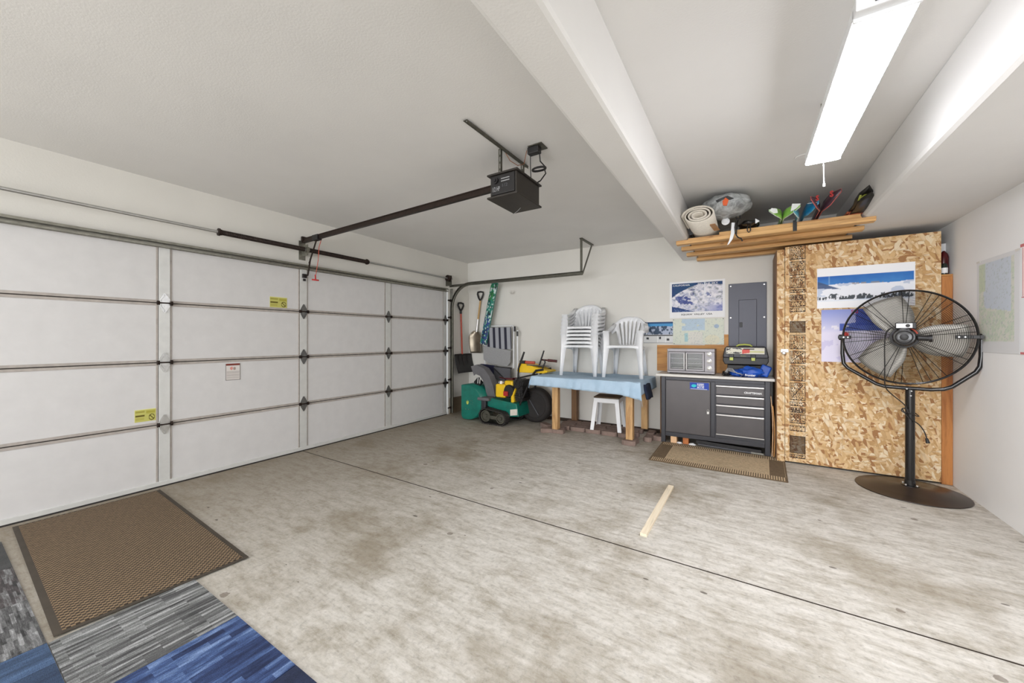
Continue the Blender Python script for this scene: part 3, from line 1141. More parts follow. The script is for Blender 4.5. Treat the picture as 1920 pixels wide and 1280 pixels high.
M['ski_green'] = simple('ski_green', (150, 206, 96), 0.3, var=0.2, vs=20)
M['ski_white'] = simple('ski_white', (226, 230, 226), 0.3, var=0.05)
M['ski_teal'] = simple('ski_teal', (92, 168, 186), 0.3, var=0.15, vs=20)
M['ski_blue'] = simple('ski_blue', (22, 118, 168), 0.3, var=0.1)
M['ski_red'] = simple('ski_dark', (70, 44, 56), 0.3)
M['ski_k'] = simple('ski_charcoal', (34, 32, 28), 0.3)
M['ski_orange'] = simple('ski_orange', (196, 110, 80), 0.35, var=0.4, vs=14)
M['ski_redline'] = simple('ski_red_edge', (200, 96, 88), 0.35)

g = make_ski('ski', 'green and white ski, left one of the butterfly shaped pair', 4.635, 4.02, 2.385, 0.20, 0.10, 0.070, 'ski_green', 'ski_white', -1, 0.06, tilt=0.01)
MB().extr([(4.545, 4.008, 2.445), (4.53, 4.008, 2.425), (4.56, 4.008, 2.395), (4.59, 4.008, 2.395), (4.585, 4.008, 2.43)], (0, -0.004, 0)).build('white_tip', 'ski_white', g)
g = make_ski('ski', 'green and white ski, right one of the butterfly shaped pair', 4.640, 4.02, 2.385, 0.20, 0.10, 0.070, 'ski_green', 'ski_white', 1, 0.06, tilt=0.01)
MB().extr([(4.69, 4.008, 2.455), (4.75, 4.008, 2.445), (4.72, 4.008, 2.41), (4.68, 4.008, 2.39)], (0, -0.004, 0)).build('white_tip', 'ski_white', g)
make_ski('ski', 'pale teal ski with a small red print, left of the bright blue tip', 4.755, 4.04, 2.365, 0.14, 0.045, 0.060, 'ski_teal', 'ski_white', -1, 0.05)
s2 = make_ski('ski', 'bright blue ski with a white line across its rounded tip', 4.79, 4.03, 2.375, 0.20, 0.075, 0.095, 'ski_blue', 'ski_teal', 1, 0.06, tilt=0.02)
MB().bar((4.80, 4.055, 2.45), (4.86, 4.02, 2.44), 0.004, 0.003).build('white_stripe', 'ski_white', s2)
s3 = make_ski('ski', 'black and red ski, left one of the V shaped pair', 4.895, 3.98, 2.375, 0.15, 0.075, 0.085, 'ski_red', 'ski_redline', -1, 0.05, tilt=0.055)
s4 = make_ski('ski', 'black and red ski, right one of the V shaped pair', 4.907, 3.98, 2.375, 0.16, 0.095, 0.095, 'ski_red', 'ski_redline', 1, 0.05, tilt=0.075)
text_part('S', 'lettering', (4.846, 3.990, 2.44), (1, 0.0, 0), (0, 0, 1), 0.022, 0.048, 'red', s3, bold=0.05, extrude=0.006)
text_part('S', 'lettering', (4.935, 3.990, 2.455), (1, 0.0, 0), (0, 0, 1), 0.026, 0.052, 'red', s4, bold=0.05, extrude=0.006)
# K2 pair lying flat
for nm, dz, lab in (('a', 0.0, 'black ski with an orange body, lower one of the right pair on the rack'), ('b', 0.022, 'black ski with yellow-green lettering on its tip, upper one of the right pair')):
    k = thing('ski', lab, 'ski', (5.12, 4.6, 2.375 + dz))
    rows = []
    n = 20
    for i in range(n + 1):
        t = i / n
        y = 5.42 - 1.47 * t
        kk = max(0, (t - 0.80) / 0.20)
        z = 2.382 + dz + 0.085 * kk ** 1.5 * (1.0 if dz else 0.6)
        w = 0.045
        if kk > 0.3: w = 0.052 * math.sqrt(max(0.0, 1 - ((kk - 0.3) / 0.7) ** 2.4)) + 0.001
        xc = 5.10 + 0.07 * t + (0.0 if dz else 0.012)
        rows.append([(xc - w, y, z), (xc, y, z + 0.002), (xc + w, y, z)])
    MB().grid(rows[:16]).build('ski_body', 'ski_orange', k, solid=0.012, smooth=True)
    MB().grid(rows[15:]).build('ski_tip', 'ski_k', k, solid=0.012, smooth=True)
    if dz:
        text_part('K2', 'lettering', (5.125, 4.085, 2.424), (1, 0, 0), (0, -0.946, 0.324), 0.08, 0.075, 'lime', k, bold=0.04, extrude=0.004)
pp = MB()
pp.box(4.45, 5.15, 4.55, 5.40, 2.346, 2.40)
M['purple'] = simple('dark_purple_fabric', (42, 30, 70), 0.8, var=0.3, vs=6)
tag(pp.build('ski_bag', 'purple', bevel=0.02), 'flat dark purple ski bag lying under the skis on the rack', 'bag')

# ================================================================== hanging things, left corner
s1 = thing('snow_shovel', 'black bladed snow shovel with an orange-red shaft hanging on the left wall', 'shovel', (0.03, 5.22, 0.69))
MB().cyl((0.04, 5.20, 1.80), (0.05, 5.225, 1.02), 0.015, n=12).build('shaft', 'redhandle', s1, smooth=True)
dh = [(0.04, 5.20 + 0.012 * sg, 1.79) for sg in (1,)]
MB().ring_tube([(0.04, 5.20, 1.79), (0.04, 5.16, 1.83), (0.04, 5.125, 1.89), (0.04, 5.135, 1.925), (0.04, 5.20, 1.935), (0.04, 5.265, 1.925), (0.04, 5.275, 1.89), (0.04, 5.24, 1.83)], 0.017, 10, closed=True).cyl((0.04, 5.2, 1.74), (0.04, 5.2, 1.80), 0.02).build('handle_grip', 'black', s1, smooth=True)
rows = []
for i in range(9):
    t = i / 8
    row = []
    for j in range(13):
        u = j / 12 * 2 - 1
        row.append((0.055 + 0.09 * t ** 1.6 * (1) + 0.02 * u * u + 0.0, 5.226 + u * (0.232 + 0.01 * t), 1.03 - 0.33 * t))
    rows.append(row)
MB().grid(rows).build('blade', 'black', s1, solid=0.006, smooth=True)
for u in (-0.12, 0.0, 0.12):
    MB().bar((0.068, 5.226 + u, 1.0), (0.10, 5.226 + u, 0.80), 0.012, 0.02, up=(1, 0, 0)).build('blade_rib', 'rubber', s1)

s2 = thing('scoop_shovel', 'aluminium grain scoop with a wooden D-handle shaft on the far wall', 'shovel', (0.25, 5.44, 1.03))
MB().cyl((0.30, 5.43, 1.98), (0.245, 5.43, 1.62), 0.015, n=12).build('shaft', 'woodh', s2, smooth=True)
MB().cyl((0.248, 5.43, 1.65), (0.222, 5.425, 1.42), 0.018, 0.024, n=12).build('socket', 'alu', s2, smooth=True)
MB().ring_tube([(0.297, 5.43, 1.975), (0.262, 5.43, 2.03), (0.238, 5.43, 2.10), (0.245, 5.43, 2.135), (0.305, 5.43, 2.14), (0.362, 5.43, 2.128), (0.362, 5.43, 2.09), (0.33, 5.43, 2.02)], 0.015, 10, closed=True).build('handle_grip', 'black', s2, smooth=True)
rows = []
for i in range(15):
    t = i / 14
    w = 0.035 + 0.098 * min(1, (t / 0.25)) ** 0.6 if t < 0.25 else 0.133 - 0.015 * (t - .25)
    row = []
    for j in range(15):
        u = j / 14 * 2 - 1
        row.append((0.212 + 0.02 * t + u * w, 5.445 - 0.045 * (u * u) - 0.015 - 0.02 * math.sin(t * 3), 1.44 - 0.40 * t))
    rows.append(row)
M['scoop'] = simple('worn_aluminium', (150, 140, 124), 0.38, 0.8, var=0.25, vs=8)
MB().grid(rows).build('blade', 'scoop', s2, solid=0.004, smooth=True)

# ski sock / patterned bag


def band_fn(U, V):
    n1 = vnoise(U, V, 5, 26, 5, 2)
    n2 = vnoise(U, V, 6, 34, 9, 2)
    c = full(U, (32, 128, 108))
    c = mixc(c, full(U, (20, 44, 60)), (n1 > .56) * 1.0)
    c = mixc(c, full(U, (40, 130, 60)), ((n2 > .55) & (V > .72)) * 1.0)
    c = mixc(c, full(U, (30, 60, 130)), ((n2 > .58) & (V < .5)) * 1.0)
    c = mixc(c, full(U, (196, 214, 210)), (n2 < .36) * 1.0)
    return c


sk = thing('ski_sleeve', 'long teal, green and blue patterned sleeve hanging on the far wall', 'sleeve', (0.53, 5.44, 1.2))
rdir = Vector((0.148, 0, 0.0)); updir = Vector((0.655 - 0.41, 0, 2.245 - 1.20))
upn = updir.normalized()
rn = Vector((upn.z, 0, -upn.x))
picture('sleeve_front', Vector((0.395, 5.295, 1.215)), rn, upn, 0.13, 1.07, 14, 110, band_fn, 'pic_matte', sk, thick=0.004, warp=lambda u, v: 0.018 * math.sin(math.pi * u))
MB().bar((0.463, 5.312, 1.20), (0.708, 5.312, 2.26), 0.124, 0.03, up=(0, 1, 0)).build('sleeve_body', 'green', sk, bevel=0.01)
tag(MB().ring_tube([(0.935, 5.47, 2.10), (0.935, 5.455, 2.095), (0.94, 5.44, 2.075), (0.98, 5.41, 2.065), (1.01, 5.41, 2.08), (1.012, 5.41, 2.115)], 0.008, 8).box(0.90, 0.955, 5.470, 5.477, 2.07, 2.125).build('wall_hook', 'offwhite'), 'empty cream hook screwed to the far wall right of the patterned sleeve', 'hook')

# folded beach chairs
bc = thing('folding_beach_chair', 'folded beach chair with navy and grey stripes hanging on the far wall', 'chair', (0.78, 5.40, 0.9))


def stripe_fn(U, V):
    c = full(U, (164, 166, 172))
    m = (((U * 4.4 + 0.72) % 1.0) < 0.42)
    c[m] = (34, 34, 52)
    return c


picture('striped_sling', (0.50, 5.335, 1.12), (1, 0, 0), (0, 0, 1), 0.52, 0.37, 60, 8, stripe_fn, 'pic_matte', bc, thick=0.003, warp=lambda u, v: 0.025 * v)
MB().extr([(0.44, 5.32, 1.17), (1.01, 5.32, 1.10), (1.0, 5.32, 0.90), (0.94, 5.32, 0.83), (0.60, 5.32, 0.86), (0.45, 5.32, 0.93)], (0, 0.03, 0)).build('grey_seat', 'grey_fabric', bc, bevel=0.008)
fr = MB()
fr.ring_tube([(0.45, 5.37, 0.82), (0.46, 5.36, 1.5), (0.49, 5.36, 1.52)], 0.011, 8)
fr.ring_tube([(1.04, 5.37, 0.80), (1.05, 5.36, 1.48), (1.03, 5.36, 1.52)], 0.011, 8)
fr.ring_tube([(1.10, 5.40, 0.66), (1.11, 5.38, 1.44)], 0.011, 8)
fr.ring_tube([(0.49, 5.36, 1.515), (1.03, 5.36, 1.515)], 0.010, 8)
fr.build('tube_frame', 'white_plastic', bc, smooth=True)
MB().ring_tube([(1.075, 5.35, 1.50), (1.08, 5.34, 1.42)], 0.017, 8).ring_tube([(1.12, 5.36, 1.42), (1.12, 5.36, 1.34)], 0.016, 8).ring_tube([(0.44, 5.34, 0.82), (1.02, 5.34, 0.80)], 0.012, 8).build('black_fitting', 'black', bc, smooth=True)
b2 = thing('folding_beach_chair', 'folded grey beach chair with a navy panel, lower one under the striped chair', 'chair', (0.75, 5.36, 0.5))
MB().extr([(0.68, 5.28, 0.82), (1.03, 5.28, 0.80), (1.03, 5.28, 0.60), (0.93, 5.28, 0.56), (0.70, 5.28, 0.62)], (0, 0.03, 0)).build('grey_sling', 'charcoal', b2, bevel=0.006)
MB().extr([(0.42, 5.27, 0.86), (0.70, 5.27, 0.84), (0.70, 5.27, 0.40), (0.60, 5.27, 0.36), (0.56, 5.27, 0.70), (0.42, 5.27, 0.76)], (0, 0.035, 0)).build('navy_panel', 'navy', b2, bevel=0.006)
MB().ring_tube([(0.70, 5.265, 0.80), (0.98, 5.265, 0.585), (1.06, 5.265, 0.53)], 0.009, 8).ring_tube([(0.60, 5.30, 0.40), (0.62, 5.33, 0.02)], 0.011, 8).ring_tube([(1.0, 5.31, 0.62), (1.02, 5.35, 0.02)], 0.011, 8).build('tube_frame', 'black', b2)

# ================================================================== snow blower
sb = thing('snow_blower', 'green and yellow tracked snow blower parked in the left corner', 'snow blower', (1.1, 4.95, 0))
# auger housing: C-shaped shell open to -x, with D-shaped side plates
yN, yR = 4.72, 5.24
hp = []
for k in range(0, 17):
    a = math.radians(-90 + 180 * k / 16)
    hp.append((0.58 + 0.27 * math.cos(a), 0.285 + 0.27 * math.sin(a)))
prof = [(0.47, 0.045), (0.50, 0.018)] + hp + [(0.47, 0.555)]
MB().grid([[(x, yN, z) for x, z in prof], [(x, yR, z) for x, z in prof]]).build('auger_housing', 'green', sb, solid=0.010, smooth=True)
side = [(0.455, 0.07), (0.47, 0.035), (0.50, 0.015)] + hp + [(0.455, 0.555)]
MB().extr([(x, yN - 0.008, z) for x, z in side], (0, 0.010, 0)).build('side_plate', 'green', sb, bevel=0.004)
MB().extr([(x, yR + 0.002, z) for x, z in side], (0, 0.010, 0)).build('side_plate', 'green', sb, bevel=0.004)
em = MB()
em.extr([(0.575, yN - 0.0095, 0.25), (0.598, yN - 0.0095, 0.255), (0.610, yN - 0.0095, 0.285), (0.602, yN - 0.0095, 0.315), (0.590, yN - 0.0095, 0.29), (0.583, yN - 0.0095, 0.325), (0.574, yN - 0.0095, 0.29), (0.562, yN - 0.0095, 0.31), (0.562, yN - 0.0095, 0.275)], (0, -0.002, 0))
em.build('emblem', 'lime', sb)
bo = MB()
for dx in (-0.02, 0.035):
    bo.cyl((0.575 + dx, yN - 0.008, 0.175), (0.575 + dx, yN - 0.016, 0.175), 0.007, n=10)
for a in range(0, 360, 60):
    bo.cyl((0.66 + 0.03 * math.cos(math.radians(a)), yN - 0.008, 0.29 + 0.03 * math.sin(math.radians(a))), (0.66 + 0.03 * math.cos(math.radians(a)), yN - 0.012, 0.29 + 0.03 * math.sin(math.radians(a))), 0.004, n=8)
bo.build('bolts', 'galv', sb)
aug = MB()
for k in range(60):
    pass
hel = []
rows = []
for k in range(61):
    a = 2 * math.pi * 2.5 * k / 60
    y = yN + 0.02 + (yR - yN - 0.04) * k / 60
    rows.append([(0.60 + 0.06 * math.cos(a), y, 0.285 + 0.06 * math.sin(a)), (0.60 + 0.21 * math.cos(a), y, 0.285 + 0.21 * math.sin(a))])
aug.grid(rows)
aug.cyl((0.60, yN, 0.285), (0.60, yR, 0.285), 0.02)
aug.build('auger', 'spring', sb)
# discharge chute
ch = MB()
cpath = [((0.90, 4.98, 0.36), 0.085, 0.075), ((0.86, 4.98, 0.52), 0.080, 0.07), ((0.80, 4.98, 0.66), 0.075, 0.07), ((0.72, 4.98, 0.75), 0.075, 0.07), ((0.60, 4.98, 0.79), 0.08, 0.07), ((0.53, 4.98, 0.76), 0.085, 0.07)]
rows = []
for i, (c, hw, hd) in enumerate(cpath):
    a = cpath[max(i - 1, 0)][0]; b = cpath[min(i + 1, len(cpath) - 1)][0]
    t = Vector((b[0] - a[0], 0, b[2] - a[2])).normalized()
    nr = Vector((t.z, 0, -t.x))
    cc = Vector(c)
    rows.append([cc - nr * hw * 0.9 + Vector((0, -hd, 0)), cc + nr * hw + Vector((0, -hd, 0)), cc + nr * hw + Vector((0, hd, 0)), cc - nr * hw * 0.9 + Vector((0, hd, 0))])
ch.grid(rows)
ch.build('discharge_chute', 'grey_plastic', sb, solid=0.008, bevel=0.004)
MB().lathe([(0.10, 0), (0.115, 0.01), (0.115, 0.04), (0.10, 0.05)], (0.90, 4.95, 0.33), n=24).build('chute_ring', 'black', sb)
MB().bar((0.70, 4.90, 0.63), (0.62, 4.90, 0.55), 0.12, 0.04, up=(0, 1, 0)).build('chute_bracket', 'black', sb)
MB().ring_tube([(0.70, 4.84, 0.68), (0.69, 4.84, 0.58)], 0.007, 8).ring_tube([(0.74, 4.84, 0.68), (0.73, 4.84, 0.58)], 0.007, 8).build('chute_pins', 'alu', sb)
MB().box(0.78, 1.00, 4.70, 4.86, 0.335, 0.385).build('side_step', 'grey_plastic', sb, bevel=0.015)
MB().box(0.84, 0.93, 4.72, 4.90, 0.20, 0.34).build('gearbox', 'cabinet_dark', sb, bevel=0.01)
# tracks


def track_path(x0, x1, zc0, r0, zc1, r1, n=14):
    pts = []
    for k in range(n + 1):
        a = math.radians(90 + 180 * k / n)
        pts.append((x0 + r0 * math.cos(a), zc0 + r0 * math.sin(a)))
    for k in range(n + 1):
        a = math.radians(-90 + 180 * k / n)
        pts.append((x1 + r1 * math.cos(a), zc1 + r1 * math.sin(a)))
    return pts


for y0 in (4.63, 5.16):
    tp = track_path(0.985, 1.255, 0.122, 0.112, 0.105, 0.095)
    mb = MB()
    tp2 = []
    for i in range(len(tp)):
        a, b = tp[i], tp[(i + 1) % len(tp)]
        L = math.hypot(b[0] - a[0], b[1] - a[1])
        m = max(1, int(L / 0.02))
        for k in range(m):
            tp2.append((a[0] + (b[0] - a[0]) * k / m, a[1] + (b[1] - a[1]) * k / m))
    tp2.append(tp2[0])
    mb.grid([[(x, y0, z), (x, y0 + 0.12, z)] for x, z in tp2])
    to = mb.build('track_belt', 'rubber', sb, solid=0.014, smooth=False)
    lug = MB()
    for i in range(0, len(tp2) - 1, 2):
        a, b = tp2[i - 1 if i else -2], tp2[i + 1]
        t = Vector((b[0] - a[0], 0, b[1] - a[1]))
        t.normalize()
        nr = Vector((-t.z, 0, t.x))
        c = Vector((tp2[i][0], 0, tp2[i][1])) - nr * 0.010
        mid = Vector((1.12, 0, 0.12))
        c = Vector((tp2[i][0], 0, tp2[i][1]))
        d = nr if (c - mid).dot(nr) > 0 else -nr
        c = c + d * 0.005
        lug.bar(c + Vector((0, y0 - 0.002, 0)), c + Vector((0, y0 + 0.122, 0)), 0.012, 0.014, up=tuple(d))
    lug.build('track_lugs', 'rubber', to)
    for xc, zc, r in ((0.985, 0.122, 0.088), (1.255, 0.105, 0.075)):
        wh = MB()
        wh.lathe([(0.01, 0), (r * 0.3, 0.0), (r * 0.35, 0.018), (r * 0.75, 0.018), (r * 0.8, 0.0), (r, 0.0), (r, 0.09), (0.01, 0.09)], (xc, y0 + 0.012, zc), (0, 1, 0), 24)
        wh.build('track_wheel', 'galv_dark', sb)
    MB().bar((0.985, y0 + 0.03, 0.115), (1.255, y0 + 0.03, 0.105), 0.02, 0.05, up=(0, 0, 1)).build('track_frame', 'galv_dark', sb)
MB().extr([(0.93, 4.77, 0.25), (0.93, 4.77, 0.36), (1.00, 4.77, 0.375), (1.46, 4.77, 0.33), (1.50, 4.77, 0.14), (1.30, 4.77, 0.12)], (0, 0.36, 0)).build('chassis', 'green', sb, bevel=0.012)
MB().extr([(1.355, 4.764, 0.145), (1.355, 4.764, 0.235), (1.475, 4.764, 0.255), (1.475, 4.764, 0.165)], (0, 0.01, 0)).build('rating_plate', 'rug', sb)
# engine
eng = MB().box(1.06, 1.24, 4.80, 5.06, 0.395, 0.60).build('fuel_tank', 'yellow', sb, bevel=0.02)
MB().cyl((1.13, 4.86, 0.60), (1.13, 4.86, 0.645), 0.033, n=20).box(1.085, 1.18, 4.85, 4.90, 0.61, 0.63).build('fuel_cap', 'alu', sb)
MB().box(1.20, 1.36, 4.83, 5.05, 0.41, 0.66).build('recoil_cover', 'yellow', sb, bevel=0.03)
MB().lathe([(0.02, 0), (0.085, 0.0), (0.1, 0.02), (0.1, 0.05)], (1.30, 4.80, 0.50), (0, 1, 0), 24).build('recoil_starter', 'black', sb)
MB().extr([(1.345, 4.80, 0.33), (1.345, 4.80, 0.42), (1.39, 4.80, 0.52), (1.42, 4.80, 0.56), (1.42, 4.80, 0.52), (1.39, 4.80, 0.44), (1.40, 4.80, 0.345)], (0, 0.10, 0)).build('engine_guard', 'yellow', sb, bevel=0.006)
MB().box(1.22, 1.30, 4.775, 4.80, 0.43, 0.50).build('choke_lever', 'red', sb, bevel=0.006)
mf = MB().box(1.36, 1.52, 4.84, 5.06, 0.36, 0.68)
mf.cyl((1.44, 4.82, 0.62), (1.44, 5.06, 0.62), 0.07)
for k in range(6):
    mf.box(1.35, 1.535, 4.83, 5.07, 0.40 + 0.035 * k, 0.41 + 0.035 * k)
mf.build('engine_block', 'black', sb, bevel=0.006)
for k in range(5):
    a = random.random()
mess = MB()
rr = random.Random(5)
for k in range(9):
    x = 1.38 + rr.random() * 0.16
    z = 0.36 + rr.random() * 0.3
    mess.ring_tube([(x, 4.80, z), (x + 0.03, 4.785, z + 0.05), (x + 0.01 + 0.06 * rr.random(), 4.79, z + 0.12)], 0.005, 6)
mess.build('control_cables', 'black', sb)
MB().ring_tube([(1.10, 4.86, 0.70), (1.18, 4.86, 0.685), (1.40, 4.88, 0.70)], 0.008, 8).box(1.24, 1.36, 4.82, 4.90, 0.675, 0.70).build('exhaust_shield', 'darkred', sb)
# handlebars
hbm = MB()
for y in (4.86, 5.12):
    hbm.ring_tube([(1.46, y, 0.30), (1.56, y, 0.50), (1.68, y, 0.76), (1.74, y, 0.83), (1.86, y, 0.85)], 0.016, 10)
hbm.ring_tube([(1.42, 4.86, 0.70), (1.60, 4.87, 0.745), (1.75, 4.90, 0.775)], 0.012, 8)
hbm.build('handlebar', 'black', sb, smooth=True)
co = MB().extr([(1.42, 4.90, 0.93), (1.47, 4.90, 0.94), (1.72, 4.90, 0.87), (1.90, 4.90, 0.83), (1.91, 4.90, 0.81), (1.84, 4.90, 0.79), (1.40, 4.90, 0.785), (1.385, 4.90, 0.81)], (0, 0.30, 0)).build('control_console', 'yellow', sb, bevel=0.012)
MB().bar((1.55, 4.91, 0.905), (1.80, 5.15, 0.88), 0.10, 0.01).build('console_top', 'charcoal', sb)
lv = MB()
lv.ring_tube([(1.415, 4.89, 0.70), (1.43, 4.88, 0.85), (1.49, 4.88, 1.00), (1.53, 4.88, 1.10)], [0.012, 0.014, 0.016, 0.013], 10)
lv.ring_tube([(1.70, 5.02, 0.86), (1.74, 5.02, 0.98), (1.79, 5.02, 1.12)], [0.012, 0.012, 0.011], 10)
lv.ring_tube([(1.78, 5.0, 0.86), (1.82, 5.0, 0.95), (1.80, 5.0, 0.99)], 0.012, 8)
lv.box(1.46, 1.54, 4.86, 4.92, 0.925, 0.97)
lv.build('control_lever', 'black', sb, smooth=True)
MB().cyl((1.54, 4.90, 0.945), (1.69, 4.92, 0.94), 0.022, n=14).build('hand_grip', 'redhandle', sb, smooth=True)
MB().cyl((1.84, 5.05, 0.975), (1.98, 5.07, 0.965), 0.020, n=14).cyl((1.74, 5.05, 0.98), (1.84, 5.05, 0.975), 0.012).build('hand_grip', 'darkred', sb, smooth=True)

# big black wheel behind
wd = thing('spare_wheel', 'large black round wheel cover leaning upright between the snow blower and the table', 'wheel', (1.575, 5.17, 0.0))
MB().lathe([(0.03, 0.004), (0.06, 0.0), (0.19, 0.0), (0.20, -0.010), (0.215, -0.010), (0.235, 0.0), (0.255, 0.012), (0.266, 0.035), (0.268, 0.13), (0.24, 0.15)], (1.575, 5.10, 0.270), (-0.06, 1, 0), 56).build('wheel_body', 'rubber', wd, smooth=True)
MB().bar((1.47, 5.094, 0.40), (1.66, 5.090, 0.13), 0.012, 0.012).build('cross_bar', 'charcoal', wd)
ho = thing('corrugated_hose', 'black corrugated hose standing between the blower and the round wheel', 'hose', (1.40, 5.2, 0))
prof = []
for i in range(25):
    prof.append((0.062 if i % 2 else 0.052, 0.02 * i))
MB().lathe(prof, (1.335, 5.34, 0.0), n=20).build('hose', 'black', ho)

# ================================================================== table with cloth
tb = thing('work_table', 'wooden table on square posts under a light blue cloth', 'table', (2.55, 5.05, 0.06))
TZ = 0.775
for x, y, mt in ((2.14, 4.70, 'table_leg'), (3.14, 4.70, 'table_leg'), (2.14, 5.37, 'table_leg_dark'), (3.17, 5.37, 'table_leg')):
    MB().box(x - 0.042, x + 0.042, y - 0.042, y + 0.042, 0.062, TZ - 0.04).build('leg', mt, tb, bevel=0.004)
MB().box(1.83, 3.27, 4.60, 5.44, TZ - 0.04, TZ - 0.006).build('tabletop', 'tan', tb)
# cloth as one draped sheet
cx0, cx1, cy0, cy1 = 1.815, 3.285, 4.585, 5.45


def cloth_pt(s, t):
    # s,t extend beyond [0,1]: overhang
    L = cx1 - cx0
    D = cy1 - cy0
    ox = 0.0
    dz = 0.0
    x = cx0 + L * min(max(s, 0), 1)
    y = cy0 + D * min(max(t, 0), 1)
    hs = (-s if s < 0 else (s - 1 if s > 1 else 0)) * L
    ht = (-t if t < 0 else (t - 1 if t > 1 else 0)) * D
    h = max(hs, ht) if min(hs, ht) == 0 else math.hypot(hs, ht) * 1.05
    fold = 0.012 * math.sin(s * 31) + 0.008 * math.sin(s * 57 + 1)
    if ht > 0 and t < 0:
        y -= 0.004 + 0.05 * h + abs(fold) * min(1, h * 10)
    if hs > 0:
        x += (1 if s > 1 else -1) * (0.004 + 0.10 * h + 0.25 * abs(fold))
    z = TZ - h
    if h == 0:
        z += 0.006 * math.sin(s * 9) * math.sin(t * 7) * 0.6 + (0.010 * math.exp(-((s - 0.62) ** 2) / 0.002) * t)
    return (x, y, z + 0.004)


def front_h(s):
    return 0.125 + 0.05 * max(0, s) ** 1.5 + (0.03 * max(0, (s - 0.86) / 0.14))


rows = []
for i in range(97):
    s = -0.07 + (1.10 + 0.07) * i / 96
    row = []
    fh = front_h(s) / (cy1 - cy0)
    for j in range(41):
        t = (-fh) + (1.0 + fh) * j / 40
        row.append(cloth_pt(s, t))
    rows.append(row)
tc = MB().grid(rows).build('table_cloth', 'cloth', None, smooth=True, solid=0.003)
tag(tc, 'light blue cloth draped over the wooden post table', 'tablecloth')
nb = MB()
nb.grid([[(3.30 + 0.01 * i, 4.72 + 0.10 * j, 0.74 + 0.0 * i - 0.045 * i - 0.01 * ((i + j) % 2)) for j in range(4)] for i in range(5)])
M['navycloth'] = simple('navy_cloth', (22, 34, 58), 0.8, var=0.3)
tag(nb.build('navy_cloth', 'navycloth', None, solid=0.02, smooth=True), 'dark navy cloth bunched between the blue cloth and the workbench', 'cloth')


